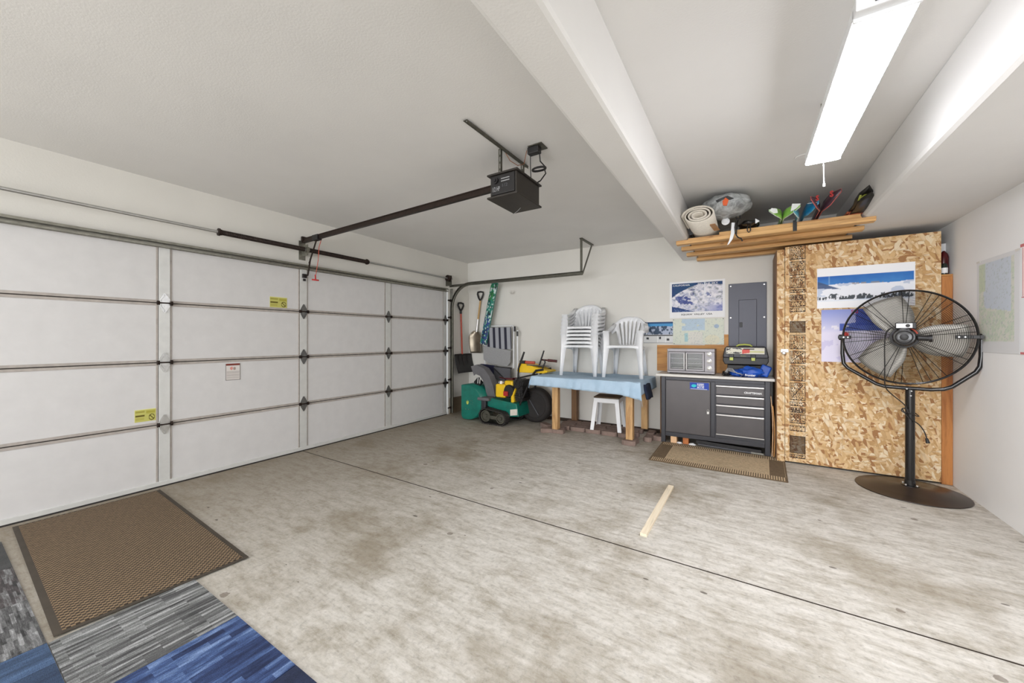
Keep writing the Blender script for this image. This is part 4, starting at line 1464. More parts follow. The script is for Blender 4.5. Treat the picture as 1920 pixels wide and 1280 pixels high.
# ---------------------------------------------------------------- resin chairs
def resin_chair(name, label, low=False, group=None):
    o = thing(name, label, 'chair', (0, 0, 0), local=True, group=group)
    # front is -y; seat height .42
    rows = []
    for i in range(13):
        u = i / 12 * 2 - 1
        row = []
        for j in range(11):
            v = j / 10
            x = u * (0.235 - 0.035 * v)
            y = -0.22 + 0.42 * v
            z = 0.425 - 0.02 * v - 0.016 * (1 - u * u) * (1 - abs(2 * v - 1) ** 2)
            row.append((x, y, z))
        rows.append(row)
    MB().grid(rows).build('seat', 'white_plastic', o, solid=0.006, smooth=True)
    ap = MB()
    rr = []
    for i in range(21):
        u = i / 20 * 2 - 1
        drop = 0.032 + 0.075 * abs(u) ** 6
        rr.append([(u * 0.237, -0.222 - 0.012 * (1 - u * u), 0.428), (u * 0.238, -0.232 - 0.012 * (1 - u * u), 0.415), (u * 0.240, -0.232 - 0.01 * (1 - u * u), 0.425 - drop)])
    ap.grid(rr)
    for sg in (-1, 1):
        rs = []
        for i in range(13):
            v = i / 12
            drop = 0.04 + 0.07 * abs(2 * v - 1) ** 4
            rs.append([(sg * (0.236 - 0.035 * v), -0.22 + 0.42 * v, 0.425 - 0.02 * v), (sg * (0.244 - 0.035 * v), -0.22 + 0.42 * v, 0.42 - 0.02 * v - drop)])
        ap.grid(rs)
    ap.build('apron', 'white_plastic', o, solid=0.005, smooth=True)
    # legs : L-shaped channels
    for sg in (-1, 1):
        l = MB()
        top = 0.62 if not low else 0.60
        # front leg runs up to the arm
        zz = [0.0, 0.2, 0.4, top]
        xo = [0.265, 0.258, 0.252, 0.262]
        ww = [0.045, 0.060, 0.080, 0.085]
        yo = [-0.262, -0.250, -0.238, -0.225]
        l.grid([[(sg * (xo[k] - ww[k]), yo[k] + 0.006, zz[k]), (sg * (xo[k] - 0.01), yo[k], zz[k]), (sg * xo[k], yo[k] + 0.012, zz[k]), (sg * (xo[k] - 0.004), yo[k] + ww[k] * 0.8, zz[k])] for k in range(4)])
        l.build('leg', 'white_plastic', o, solid=0.005, smooth=True)
        l = MB()
        zz = [0.0, 0.2, 0.40]
        xo = [0.235, 0.222, 0.208]
        ww = [0.045, 0.055, 0.070]
        yo = [0.285, 0.255, 0.215]
        l.grid([[(sg * (xo[k] - ww[k]), yo[k] - 0.006, zz[k]), (sg * (xo[k] - 0.01), yo[k], zz[k]), (sg * xo[k], yo[k] - 0.012, zz[k]), (sg * (xo[k] - 0.002), yo[k] - ww[k] * 0.9, zz[k])] for k in range(3)])
        l.build('leg', 'white_plastic', o, solid=0.005, smooth=True)
    # backrest with slots
    H = 0.835 if not low else 0.765
    ns = 7
    cols = []
    for k in range(ns):
        a = -0.80 + 1.6 * k / ns
        b = -0.80 + 1.6 * (k + 1) / ns
        g = 0.035
        cols += [a + (g if k else -0.0), b - (g if k < ns - 1 else 0.0)]
    us = [-1.0] + cols + [1.0]
    vs = [0, 0.06, 0.2, 0.35, 0.5, 0.65, 0.74, 0.84, 0.93, 1.0]

    def bp(u, v):
        w = 0.165 + 0.085 * min(1, v * 1.35) ** 1.2
        ztop = H - 0.16 * abs(u) ** 2.6 - (0.0)
        z = 0.405 + (ztop - 0.405) * v
        x = u * w
        y = 0.195 + 0.10 * (z - 0.405) / 0.4 - 0.05 * u * u * (0.4 + v)
        return (x, y, z)

    P = [[bp(u, v) for v in vs] for u in us]

    def mask(i, j):
        if i in (0, len(us) - 2):
            return j >= 5
        if (i - 1) % 2 == 1:
            return not (1 <= j <= 6)
        return True
    MB().grid(P, mask).build('backrest', 'white_plastic', o, solid=0.007, smooth=True)
    # arms: ribbon sweeping from back shoulder to the front leg
    for sg in (-1, 1):
        az = 0.62 if not low else 0.60
        pts = [(0.235, 0.24, az + 0.115), (0.262, 0.17, az + 0.055), (0.275, 0.08, az + 0.018), (0.278, -0.04, az + 0.006), (0.272, -0.15, az), (0.258, -0.232, az - 0.008)]
        wd_ = [0.05, 0.052, 0.052, 0.055, 0.062, 0.075]
        rows = []
        for (x, y, z), w in zip(pts, wd_):
            rows.append([(sg * (x - w), y, z - 0.022), (sg * (x - w + 0.006), y, z), (sg * x, y, z), (sg * (x + 0.004), y, z - 0.03)])
        MB().grid(rows).build('armrest', 'white_plastic', o, solid=0.005, smooth=True)
    return o


CH_Z = TZ + 0.008
c1 = resin_chair('resin_armchair', 'white plastic armchair with a slotted back standing alone on the blue cloth')
c1.location = (2.965, 5.18, CH_Z)
c1.rotation_euler = (0, 0, math.radians(3))
proto = resin_chair('resin_armchair', 'white plastic armchair, bottom of the stack on the blue cloth', low=True, group='stacked white plastic armchairs')
proto.location = (2.36, 5.14, CH_Z)
proto.rotation_euler = (0, 0, math.radians(4))
labs = ['white plastic armchair, second from the bottom of the stack', 'white plastic armchair, third from the bottom of the stack', 'white plastic armchair, third from the top of the stack', 'white plastic armchair, second from the top of the stack', 'white plastic armchair, topmost of the stack']
for k in range(1, 6):
    dup(proto, (2.36 + 0.002 * k, 5.14 + 0.006 * k, CH_Z + 0.052 * k), math.radians(4), label=labs[k - 1], group='stacked white plastic armchairs')

# stool
so = thing('plastic_stool', 'white plastic stool with a brown top under the table', 'stool', (2.74, 5.12, 0.06), local=True)
so.rotation_euler = (0, 0, math.radians(5))
for sx in (-1, 1):
    for sy in (-1, 1):
        l = MB()
        l.grid([[(sx * (0.205 - 0.045), sy * (0.19), 0.0), (sx * 0.205, sy * 0.19, 0.0), (sx * 0.205, sy * (0.19 - 0.045), 0.0)],
                [(sx * (0.165 - 0.05), sy * 0.15, 0.40), (sx * 0.165, sy * 0.15, 0.40), (sx * 0.165, sy * (0.15 - 0.05), 0.40)]])
        l.build('leg', 'white_plastic', so, solid=0.008)
MB().box(-0.17, 0.17, -0.155, -0.14, 0.37, 0.432).box(-0.17, 0.17, 0.14, 0.155, 0.37, 0.432).box(-0.17, -0.155, -0.15, 0.15, 0.37, 0.432).box(0.155, 0.17, -0.15, 0.15, 0.37, 0.432).build('frame', 'white_plastic', so, bevel=0.006)
MB().box(-0.17, 0.17, -0.155, 0.155, 0.432, 0.452).build('seat', 'brown', so, bevel=0.008)

# pavers
pv = random.Random(11)


# single-mesh pavers, one per brick
def paver1(x, y, rot, label, L=0.215, Wd=0.105):
    h = 0.058
    poly = [(-L / 2, -Wd * .32), (-L * .40, -Wd / 2), (-L * .1, -Wd * .45), (L * .1, -Wd * .45), (L * .40, -Wd / 2), (L / 2, -Wd * .32), (L / 2, Wd * .32), (L * .40, Wd / 2), (L * .1, Wd * .45), (-L * .1, Wd * .45), (-L * .40, Wd / 2), (-L / 2, Wd * .32)]
    c, s = math.cos(rot), math.sin(rot)
    o = MB().extr([(x + a * c - b * s, y + a * s + b * c, 0) for a, b in poly], (0, 0, h)).build('paver', 'paver', None, bevel=0.006)
    return tag(o, label, 'paver', 'brown pavers under the table')


for i in range(5):
    for j in range(4):
        x = 2.12 + 0.225 * i + (0.03 if j % 2 else 0)
        y = 4.985 + 0.112 * j
        paver1(x, y, 0, 'brown paver in the %s row from the front under the table, %s from the left' % (('first', 'second', 'third', 'fourth')[j], ('first', 'second', 'third', 'fourth', 'fifth')[i]))
paver1(2.02, 4.70, math.radians(28), 'brown paver sticking out at the foot of the left front table post')
paver1(1.87, 4.93, math.radians(-35), 'brown paver furthest left beside the left front table post')
paver1(2.16, 4.735, math.radians(2), 'brown paver directly under the left front table post', 0.17, 0.11)
paver1(3.14, 4.72, math.radians(90), 'brown paver under the right front table post', 0.22, 0.17)
paver1(3.30, 5.0, math.radians(90), 'brown paver right of the right front table post', 0.2, 0.1)
paver1(3.41, 5.12, math.radians(75), 'brown paver furthest right, next to the workbench leg', 0.2, 0.12)
paver1(3.28, 5.25, math.radians(90), 'brown paver beside the back right table post', 0.2, 0.1)
paver1(2.14, 4.86, math.radians(90), 'brown paver between the left front table post and the paver rows', 0.12, 0.1)

# ================================================================== workbench
wbz = 0.858
wb = thing('tool_cabinet_workbench', 'dark grey steel workbench cabinet with a door and four drawers', 'workbench', (4.01, 5.2, 0))
X0, X1, YC, YD = 3.445, 4.582, 5.02, 5.44
MB().box(X0 + 0.003, X1 - 0.003, YC + 0.012, YD - 0.003, 0.115, 0.823).build('cabinet_body', 'cabinet_dark', wb, bevel=0.003)
for x in (X0, X1 - 0.05):
    for y in (YC, YD - 0.05):
        MB().box(x, x + 0.05, y, y + 0.05, 0.0, 0.825).build('leg', 'cabinet_dark', wb, bevel=0.004)
MB().box(X0 + 0.051, X1 - 0.051, YC + 0.001, YC + 0.03, 0.79, 0.824).box(X0 + 0.051, X1 - 0.051, YC + 0.001, YC + 0.03, 0.085, 0.135).box(4.0, 4.045, YC + 0.001, YC + 0.02, 0.136, 0.789).build('front_frame', 'cabinet_dark', wb, bevel=0.003)
MB().box(3.385, 4.622, 5.0, 5.455, 0.828, wbz).build('worktop', 'offwhite', wb, bevel=0.004)
dd = MB().box(3.50, 3.995, YC - 0.004, YC + 0.015, 0.14, 0.785).build('door', 'cabinet', wb, bevel=0.005)
stk = picture('sticker', (3.775, YC - 0.0045, 0.688), (1, 0, 0), (0, 0, 1), 0.205, 0.082, 40, 16,
              lambda U, V: mixc(mixc(full(U, (30, 66, 170)), full(U, (40, 200, 210)), ((np.hypot((U - .22) * 1.5, (V - .52) * .9) < .2)) * 1.0), full(U, (220, 228, 245)), (((V > .04) & (V < .12) & (U > .04) & (U < .92))) * 1.0), 'pic', dd)
stk['label'] = 'blue sticker with a turquoise shape and white letters'
for i, s in enumerate(('KEEP', 'TAHOE', 'BLUE')):
    text_part(s, 'lettering', (3.855, YC - 0.006, 0.744 - 0.020 * i), (1, 0, 0), (0, 0, 1), 0.075, 0.017, 'white', dd, bold=0.03)
MB().box(3.958, 3.985, YC - 0.020, YC - 0.004, 0.405, 0.435).build('padlock', 'alu', dd, bevel=0.004)
MB().ring_tube([(3.962, YC - 0.012, 0.433), (3.963, YC - 0.012, 0.452), (3.972, YC - 0.012, 0.460), (3.981, YC - 0.012, 0.452), (3.982, YC - 0.012, 0.433)], 0.003, 8).build('padlock_shackle', 'alu', dd)
for (z0, z1) in ((0.650, 0.758), (0.540, 0.642), (0.430, 0.532), (0.185, 0.422)):
    dw = MB().box(4.055, 4.525, YC - 0.004, YC + 0.012, z0, z1).build('drawer', 'cabinet', wb, bevel=0.004)
    MB().box(4.055, 4.525, YC - 0.022, YC - 0.003, z1 - 0.020, z1 - 0.004).build('drawer_pull', 'alu', dw, bevel=0.004)
    if z1 > 0.7:
        text_part('CRAFTSMAN', 'lettering', (4.335, YC - 0.0045, 0.675), (1, 0, 0), (0, 0, 1), 0.165, 0.022, 'white', dw, bold=0.035)
MB().box(4.055, 4.525, YC - 0.006, YC + 0.01, 0.175, 0.184).build('lower_trim', 'alu', wb)

# backboard behind the bench
tag(MB().box(3.311, 4.17, 5.462, 5.475, 0.86, 1.212).build('backboard', 'tan'), 'plywood backboard on the wall behind the toaster oven', 'board')
tag(MB().box(3.90, 4.165, 5.4655, 5.4755, 1.213, 1.352).build('plywood_offcut', 'tan'), 'small orange plywood piece peeking out behind the road map', 'board')
tag(MB().box(3.37, 3.43, 5.36, 5.40, 0.0, 0.82).build('support_board', 'table_leg_dark'), 'brown upright board in the dark gap left of the workbench', 'board')

# toaster oven
ov = thing('toaster_oven', 'silver french-door toaster oven on the left of the workbench', 'oven', (3.77, 5.25, wbz))
ox0, ox1, oy0, oy1, oz0, oz1 = 3.50, 4.035, 5.12, 5.42, wbz + 0.012, 1.172
b_ = MB()
b_.box(ox0, ox1, oy1 - 0.01, oy1, oz0, oz1)
b_.box(ox0, ox1, oy0 + 0.02, oy1 - 0.01, oz1 - 0.012, oz1)
b_.box(ox0, ox1, oy0 + 0.02, oy1 - 0.01, oz0, oz0 + 0.02)
b_.box(ox0, ox0 + 0.014, oy0 + 0.02, oy1 - 0.01, oz0 + 0.02, oz1 - 0.012)
b_.box(3.922, ox1, oy0 + 0.02, oy1 - 0.01, oz0 + 0.02, oz1 - 0.012)
b_.build('oven_body', 'oven', ov, bevel=0.003)
MB().box(ox0 + 0.014, 3.922, oy1 - 0.03, oy1 - 0.02, oz0 + 0.02, oz1 - 0.014).box(ox0 + 0.014, ox0 + 0.018, oy0 + 0.03, oy1 - 0.03, oz0 + 0.02, oz1 - 0.014).build('cavity', 'oven_dark', ov)
fr_ = MB()
fr_.box(ox0, ox1, oy0, oy0 + 0.02, oz1 - 0.036, oz1)
fr_.box(ox0, ox1, oy0, oy0 + 0.02, oz0, oz0 + 0.026)
fr_.box(ox0, ox0 + 0.016, oy0, oy0 + 0.02, oz0 + 0.026, oz1 - 0.036)
fr_.box(3.925, ox1, oy0, oy0 + 0.02, oz0 + 0.026, oz1 - 0.036)
fr_.build('front_frame', 'oven', ov, bevel=0.003)
for (a, b) in ((ox0 + 0.018, 3.710), (3.716, 3.922)):
    d_ = MB()
    d_.box(a, b, oy0 - 0.006, oy0 + 0.006, oz1 - 0.060, oz1 - 0.040)
    d_.box(a, b, oy0 - 0.006, oy0 + 0.006, oz0 + 0.030, oz0 + 0.052)
    d_.box(a, a + 0.020, oy0 - 0.006, oy0 + 0.006, oz0 + 0.052, oz1 - 0.060)
    d_.box(b - 0.020, b, oy0 - 0.006, oy0 + 0.006, oz0 + 0.052, oz1 - 0.060)
    do = d_.build('door', 'oven', ov, bevel=0.002)
    MB().box(a + 0.02, b - 0.02, oy0 - 0.002, oy0 + 0.001, oz0 + 0.05, oz1 - 0.058).build('door_glass', 'glass', do)
    hx = b - 0.010 if b < 3.72 else a + 0.010
    MB().cyl((hx, oy0 - 0.026, oz0 + 0.05), (hx, oy0 - 0.026, oz1 - 0.055), 0.0065, n=12).cyl((hx, oy0 - 0.026, oz0 + 0.07), (hx, oy0, oz0 + 0.07), 0.004).cyl((hx, oy0 - 0.026, oz1 - 0.075), (hx, oy0, oz1 - 0.075), 0.004).build('door_handle', 'alu', do, smooth=True)
rk_ = MB()
for z in (0.99, 1.05):
    for k in range(12):
        rk_.cyl((3.52 + 0.035 * k, 5.15, z), (3.52 + 0.035 * k, 5.38, z), 0.002, n=6)
    rk_.cyl((3.515, 5.15, z), (3.92, 5.15, z), 0.003, n=6)
rk_.box(3.52, 3.91, 5.15, 5.38, 0.93, 0.935)
rk_.build('wire_rack', 'alu', ov)
for z in (1.110, 1.025, 0.940):
    k_ = MB().lathe([(0.027, 0), (0.028, 0.006), (0.020, 0.008), (0.019, 0.026), (0.015, 0.028)], (3.978, oy0, z), (0, -1, 0), 24).build('control_knob', 'alu', ov, smooth=True)
for x in (3.53, 4.0):
    MB().cyl((x, 5.15, wbz), (x, 5.15, wbz + 0.014), 0.012).cyl((x, 5.39, wbz), (x, 5.39, wbz + 0.014), 0.012).build('foot', 'black', ov)

# tool box
tbx = thing('tool_box', 'black tool box with a printed lid and yellow latches behind the blue bag', 'tool box', (4.34, 5.34, 0.98))
MB().extr([(4.135, 5.22, 0.99), (4.555, 5.22, 0.99), (4.575, 5.22, 1.03), (4.575, 5.22, 1.075), (4.115, 5.22, 1.075), (4.115, 5.22, 1.03)], (0, 0.22, 0)).build('base_tray', 'black', tbx, bevel=0.008)
MB().extr([(4.112, 5.218, 1.075), (4.578, 5.218, 1.075), (4.555, 5.218, 1.19), (4.535, 5.218, 1.205), (4.155, 5.218, 1.205), (4.135, 5.218, 1.19)], (0, 0.22, 0)).build('lid', 'black', tbx, bevel=0.008)


def tool_fn(U, V):
    n = vnoise(U, V, 14, 5, 3, 2)
    c = full(U, (226, 222, 205))
    c = mixc(c, full(U, (60, 60, 64)), ((n > .52) & (U < .42)) * 1.0)
    c = mixc(c, full(U, (224, 84, 76)), ((U > .42) & (U < .62) & (np.abs(V - .45 - (U - .5) * 0.9) < .36)) * .9)
    c = mixc(c, full(U, (206, 204, 120)), ((U > .62) & (V < .5) & (V > .3)) * .8)
    c = mixc(c, full(U, (60, 50, 50)), ((U > .45) & (U < .74) & (V > .74) & (V < .9)) * .9)
    c[(V < .05) | (V > .96) | (U < .015) | (U > .985)] = (240, 236, 224)
    return c


picture('printed_lid_sheet', (4.150, 5.2165, 1.118), (1, 0, 0), (0, 0, 1), 0.385, 0.072, 60, 16, tool_fn, 'pic', tbx, thick=0.001)
MB().box(4.13, 4.56, 5.214, 5.22, 1.078, 1.112).build('grey_band', 'charcoal', tbx)
for x in (4.18, 4.40):
    lt = MB().box(x, x + 0.05, 5.205, 5.222, 1.045, 1.115).build('latch', 'black', tbx, bevel=0.004)
    MB().box(x + 0.006, x + 0.044, 5.200, 5.207, 1.040, 1.075).build('latch_tab', 'lime', lt, bevel=0.003)
MB().ring_tube([(4.255, 5.33, 1.203), (4.275, 5.33, 1.222), (4.34, 5.33, 1.228), (4.395, 5.33, 1.222), (4.415, 5.33, 1.203)], 0.010, 10).build('carry_handle', 'lime', tbx, smooth=True)
text_part('Stanley', 'lettering', (4.30, 5.2135, 1.088), (1, 0, 0), (0, 0, 1), 0.055, 0.012, 'lime', tbx)
# black case below it
tag(MB().box(4.16, 4.54, 5.26, 5.44, wbz, 0.985).build('storage_case', 'black', bevel=0.008), 'black case under the tool box at the back of the workbench', 'case')

# blue bag
bb = thing('blue_bag', 'crumpled royal blue bag with white lettering at the right end of the workbench', 'bag', (4.38, 5.12, wbz))


def blob(cx, cy, cz, rx, ry, rz, seed, amp=0.18, n=26, m=18, flat=0.0):
    rows = []
    for i in range(m + 1):
        th = math.pi * i / m
        row = []
        for j in range(n + 1):
            ph = 2 * math.pi * j / n
            d = Vector((math.sin(th) * math.cos(ph), math.sin(th) * math.sin(ph), math.cos(th)))
            k = 1 + amp * mnoise.noise(d * 2.2 + Vector((seed, seed * 2.1, 0))) + amp * 0.5 * mnoise.noise(d * 5.5 + Vector((seed, 0, seed)))
            z = cz + rz * d.z * k
            row.append((cx + rx * d.x * k, cy + ry * d.y * k, max(z, flat)))
        rows.append(row)
    return MB().grid(rows)


blob(4.40, 5.13, 0.91, 0.135, 0.085, 0.062, 3, 0.35, flat=wbz + 0.002).build('bag_body', 'blue', bb, smooth=True)
blob(4.27, 5.12, 0.895, 0.07, 0.07, 0.042, 8, 0.35, flat=wbz + 0.002).build('bag_pocket', 'blue', bb, smooth=True)
MB().box(-0.05, 0.05, -0.045, 0.045, -0.062, 0.062, Matrix.Translation((4.535, 5.14, 0.935)) @ Matrix.Rotation(math.radians(22), 4, 'Y')).build('bag_end', 'blue', bb, bevel=0.015)
MB().bar((4.34, 5.035, 0.90), (4.30, 5.04, 0.865), 0.04, 0.01).build('dark_panel', 'blue_dark', bb)
text_part('Frontier', 'lettering', (4.345, 5.03, 0.873), (1, 0.02, 0), (0, 0, 1), 0.10, 0.026, 'white', bb, bold=0.03, extrude=0.012)
tag(blob(4.15, 5.12, 0.885, 0.035, 0.05, 0.032, 13, 0.4, flat=wbz + 0.001).build('cable_tangle', 'black', smooth=True), 'small black lump of cables left of the blue bag', 'cables')
wr = MB()
for k in range(4):
    wr.ring_tube([(4.14 + 0.01 * k, 5.08, 0.90), (4.17, 5.07, 0.955 - 0.008 * k), (4.22, 5.06, 0.95 - 0.012 * k), (4.26 + 0.01 * k, 5.05, 0.90), (4.33, 5.04, 0.885)], 0.0035, 6)
tag(wr.build('thin_rope', 'grey_fabric'), 'thin white cord looped over the left of the blue bag', 'cord')

# things under the bench
tag(MB().box(3.555, 3.625, 5.02, 5.16, 0.0, 0.085).build('wood_block', 'block', bevel=0.004), 'pale pine block under the left side of the workbench', 'wood block')
tag(MB().box(3.69, 3.755, 5.06, 5.16, 0.0, 0.085).build('wood_block', 'block2', bevel=0.004), 'reddish wood block under the workbench right of the pale one', 'wood block')
tag(MB().bar((3.84, 5.10, 0.05), (4.50, 5.06, 0.035), 0.06, 0.035).build('black_rail', 'black'), 'long black bar lying under the right side of the workbench', 'bar')
tag(MB().bar((3.86, 5.05, 0.025), (4.42, 5.03, 0.012), 0.02, 0.012).build('grey_rod', 'charcoal'), 'thin grey rod lying in front of the black bar under the workbench', 'rod')
tag(MB().box(4.40, 4.52, 5.015, 5.08, 0.0, 0.022).build('metal_plate', 'galv', bevel=0.002), 'small grey metal piece at the right foot of the workbench', 'metal piece')
tag(blob(3.655, 5.03, 0.012, 0.03, 0.02, 0.014, 4, 0.4, flat=0.0).build('crumpled_paper', 'white', smooth=True), 'crumpled white paper between the two wood blocks', 'paper')
tag(blob(3.80, 5.04, 0.012, 0.035, 0.02, 0.014, 6, 0.4, flat=0.0).build('crumpled_paper', 'white', smooth=True), 'crumpled white paper right of the reddish wood block', 'paper')
# bowed boards between bench and closet
for i, (x, y, h, mtl, lab) in enumerate(((4.597, 5.04, 0.66, 'block', 'bowed pale board leaning between the workbench and the closet, the taller one'), (4.612, 5.0, 0.56, 'tan', 'thin tan board leaning beside the closet, the shorter one'))):
    rows = [[(x + 0.010 * math.sin(math.pi * k / 10) - 0.01 * (k / 10) ** 2, y + 0.05 * k / 10 * 0, h * k / 10), (x + 0.010 * math.sin(math.pi * k / 10) - 0.01 * (k / 10) ** 2, y + 0.30, h * k / 10)] for k in range(11)]
    tag(MB().grid(rows).build('leaning_board', mtl, None, solid=0.008), lab, 'board')

# ================================================================== breaker panel
bp_ = thing('electrical_panel', 'grey steel breaker panel on the far wall above the workbench', 'electrical panel', (4.36, 5.46, 1.1))
MB().box(4.166, 4.565, 5.462, 5.477, 1.14, 1.985).build('cover', 'panel_grey', bp_, bevel=0.004)
pd = MB().box(4.275, 4.465, 5.452, 5.464, 1.20, 1.78).build('door', 'panel_grey', bp_, bevel=0.005)
MB().box(4.285, 4.315, 5.445, 5.453, 1.44, 1.50).build('latch', 'black', pd, bevel=0.003)
sc_ = MB()
for x in (4.19, 4.54):
    for z in (1.955, 1.56, 1.18):
        sc_.cyl((x, 5.463, z), (x, 5.457, z), 0.008, n=10)
sc_.build('screws', 'alu', bp_)


# ================================================================== posters and maps
def squaw(U, V):
    n = vnoise(U, V, 10, 7, 21, 4)
    n2 = vnoise(U, V, 22, 16, 22, 3)
    nd = vnoise(U * 0.7 + V * 0.3, V * 0.7, 18, 14, 33, 3)
    sky = mixc(full(U, (8, 48, 112)), full(U, (12, 78, 118)), V * 0.0 + n)
    ridge = 0.52 + 0.42 * np.clip(U / 0.52, 0, 1) ** 0.8 - 0.05 * np.clip((U - .6) / .4, 0, 1) + 0.05 * (n - .5)
    snow = mixc(full(U, (232, 228, 236)), full(U, (196, 200, 214)), n2)
    snow = mixc(snow, full(U, (140, 146, 150)), (n2 > .64) * .7)
    wgt = np.exp(-(((U - .22) / .20) ** 2 + ((V - .42) / .17) ** 2))
    trees = nd * .6 + n2 * .4 > .80 - .42 * wgt
    snow = mixc(snow, mixc(full(U, (30, 48, 116)), full(U, (90, 102, 166)), n2), trees * 1.0)
    wgt2 = np.exp(-(((U - .75) / .12) ** 2 + ((V - .55) / .14) ** 2))
    trees2 = nd * .5 + n2 * .5 > .80 - .30 * wgt2
    snow = mixc(snow, full(U, (110, 120, 170)), trees2 * .8)
    snow = mixc(snow, full(U, (60, 66, 110)), ((np.hypot((U - .42) * 1.5, V - .62) < .06) | (np.hypot((U - .42), (V - .76) * 2) < .05)) * .9)
    snow = mixc(snow, full(U, (14, 56, 118)), (V < .20 - U * .42 + .05 * (n - .5)) * 1.0)
    snow = mixc(snow, full(U, (120, 128, 190)), np.clip((U - .62) * 3, 0, 1) * np.clip((.34 - V) * 5, 0, 1) * (.5 + n2 * .6))
    rid2 = np.abs(vnoise(U + V * .5, V, 14, 6, 91, 3) - .5)
    snow = mixc(snow, full(U, (150, 160, 196)), (rid2 < .035) * .55)
    snow = mixc(snow, full(U, (250, 248, 250)), ((n2 < .40) & (V > .2)) * .6)
    c = mixc(sky, snow, (V < ridge) * 1.0)
    c = mixc(c, full(U, (236, 240, 246)), ((np.abs(U - .665) < .012) & (V > .55)) * .7)
    return c


pt = thing('ski_poster', 'ski resort poster of a snowy mountain captioned SQUAW VALLEY USA', 'poster', (3.80, 5.47, 1.55))
MB().box(3.472, 4.128, 5.4735, 5.4765, 1.575, 2.06).build('poster_sheet', 'white', pt)
picture('poster_print', (3.50, 5.4730, 1.655), (1, 0, 0), (0, 0, 1), 0.600, 0.380, 110, 70, squaw, 'pic', pt, thick=0.0006)
text_part('SQUAW  VALLEY  USA', 'lettering', (3.615, 5.4730, 1.605), (1, 0, 0), (0, 0, 1), 0.37, 0.026, 'black', pt, bold=0.02)
text_part('CALIFORNIA', 'lettering', (3.512, 5.4715, 2.000), (1, 0, 0), (0, 0, 1), 0.21, 0.022, 'white', pt, bold=0.01)
text_part('SKI THE SKY', 'lettering', (3.815, 5.4715, 2.003), (1, 0, 0), (0, 0, 1), 0.235, 0.024, 'white', pt, bold=0.01)


def road_map(U, V):
    n = vnoise(U, V, 5, 4, 41, 3)
    n2 = vnoise(U, V, 26, 18, 42, 3)
    c = full(U, (218, 222, 206))
    c = mixc(c, full(U, (180, 202, 222)), ((U > .18) & (U < .64) & (V > .55 + .1 * (n - .5)) & (n > .3)) * .85)
    c = mixc(c, full(U, (150, 200, 212)), ((np.abs(U - .27) < .03) & (V > .1) & (V < .45)) * .7)
    c = mixc(c, full(U, (226, 218, 214)), ((U > .32) & (U < .6) & (V < .5)) * .5)
    rr = np.hypot((U - .78) * 1.4, (V - .18))
    c = mixc(c, full(U, (228, 220, 190)), (rr < .2) * .6)
    c = mixc(c, full(U, (160, 172, 170)), (np.abs(n2 - .5) < .012) * .7)
    c = mixc(c, full(U, (130, 160, 205)), (np.hypot((U - .86), (V - .7) * .7) < .05) * .6)
    return c


mp_ = thing('road_map', 'pale folded road map pinned under the resort poster', 'map', (3.81, 5.46, 1.22))
picture('map_sheet', (3.515, 5.4625, 1.222), (1, 0, 0), (0, 0, 1), 0.602, 0.338, 90, 60, road_map, 'pic_matte', mp_, thick=0.001)
pn = MB()
for x, z in ((3.522, 1.552), (4.108, 1.552), (3.53, 1.232)):
    pn.cyl((x, 5.462, z), (x, 5.457, z), 0.006, n=10)
pn.build('pin', 'charcoal', mp_)


def trail_map(U, V):
    n2 = vnoise(U, V, 16, 8, 52, 3)
    c = full(U, (222, 222, 220))
    mt_ = V > .40
    c = mixc(c, mixc(full(U, (176, 186, 206)), full(U, (52, 72, 96)), (n2 > .52) * 1.0), mt_ * 1.0)
    c = mixc(c, full(U, (70, 150, 205)), ((V > .80 + .08 * (n2 - .5))) * 1.0)
    c = mixc(c, full(U, (14, 58, 104)), (V > .92) * 1.0)
    c = mixc(c, full(U, (225, 225, 222)), ((U < .2) & (V > .40) & (V < .5 + U * 2) & False))
    c = mixc(c, full(U, (54, 54, 58)), ((V > .345) & (V < .385)) * 1.0)
    c = mixc(c, full(U, (246, 246, 246)), ((np.abs(U - .48) < .01) | (np.abs(U - .75) < .012)) & (V < .34))
    for a, b in ((.14, .22), (.55, .25), (.83, .18)):
        c = mixc(c, full(U, (50, 52, 56)), ((np.abs(U - a) < .045) & (np.abs(V - b) < .05) & (n2 > .42)) * 1.0)
    c = mixc(c, full(U, (150, 150, 150)), (V < .03) * 1.0)
    return c


tm = picture('trail_map', (3.13, 5.4755, 1.236), (1, 0, 0), (0, 0, 1), 0.388, 0.292, 80, 60, trail_map, 'pic', None, thick=0.0012)
tag(tm, 'small blue and white trail map behind the single plastic chair', 'map')

# ================================================================== OSB closet
cz = thing('storage_closet', 'oriented strand board closet with a tall plywood door in the right corner', 'closet', (5.25, 5.1, 0))
dr_ = MB().box(4.703, 5.832, 4.872, 4.888, 0.018, 2.258)
cdoor = dr_.build('closet_door', 'osb', cz)
MB().box(4.634, 4.700, 4.878, 4.893, 0.0, 2.235).build('front_strip', 'osb', cz)
MB().box(4.625, 4.642, 4.895, 5.47, 0.0, 2.235).build('side_panel', 'table_leg_dark', cz)
MB().box(4.64, 4.70, 4.895, 4.93, 0.0, 2.24).build('door_stud', 'table_leg', cz)
MB().box(4.699, 4.7035, 4.874, 4.90, 1.90, 2.255).build('gap_strip', 'seam', cz)
MB().box(5.838, 5.908, 4.885, 4.925, 0.0, 1.857).build('corner_post', 'post', cz, bevel=0.003)
MB().box(5.836, 5.908, 4.886, 5.45, 1.858, 1.872).build('closet_shelf', 'tan', cz)
MB().box(4.64, 5.835, 4.90, 5.47, 2.20, 2.215).build('closet_top', 'table_leg_dark', cz)
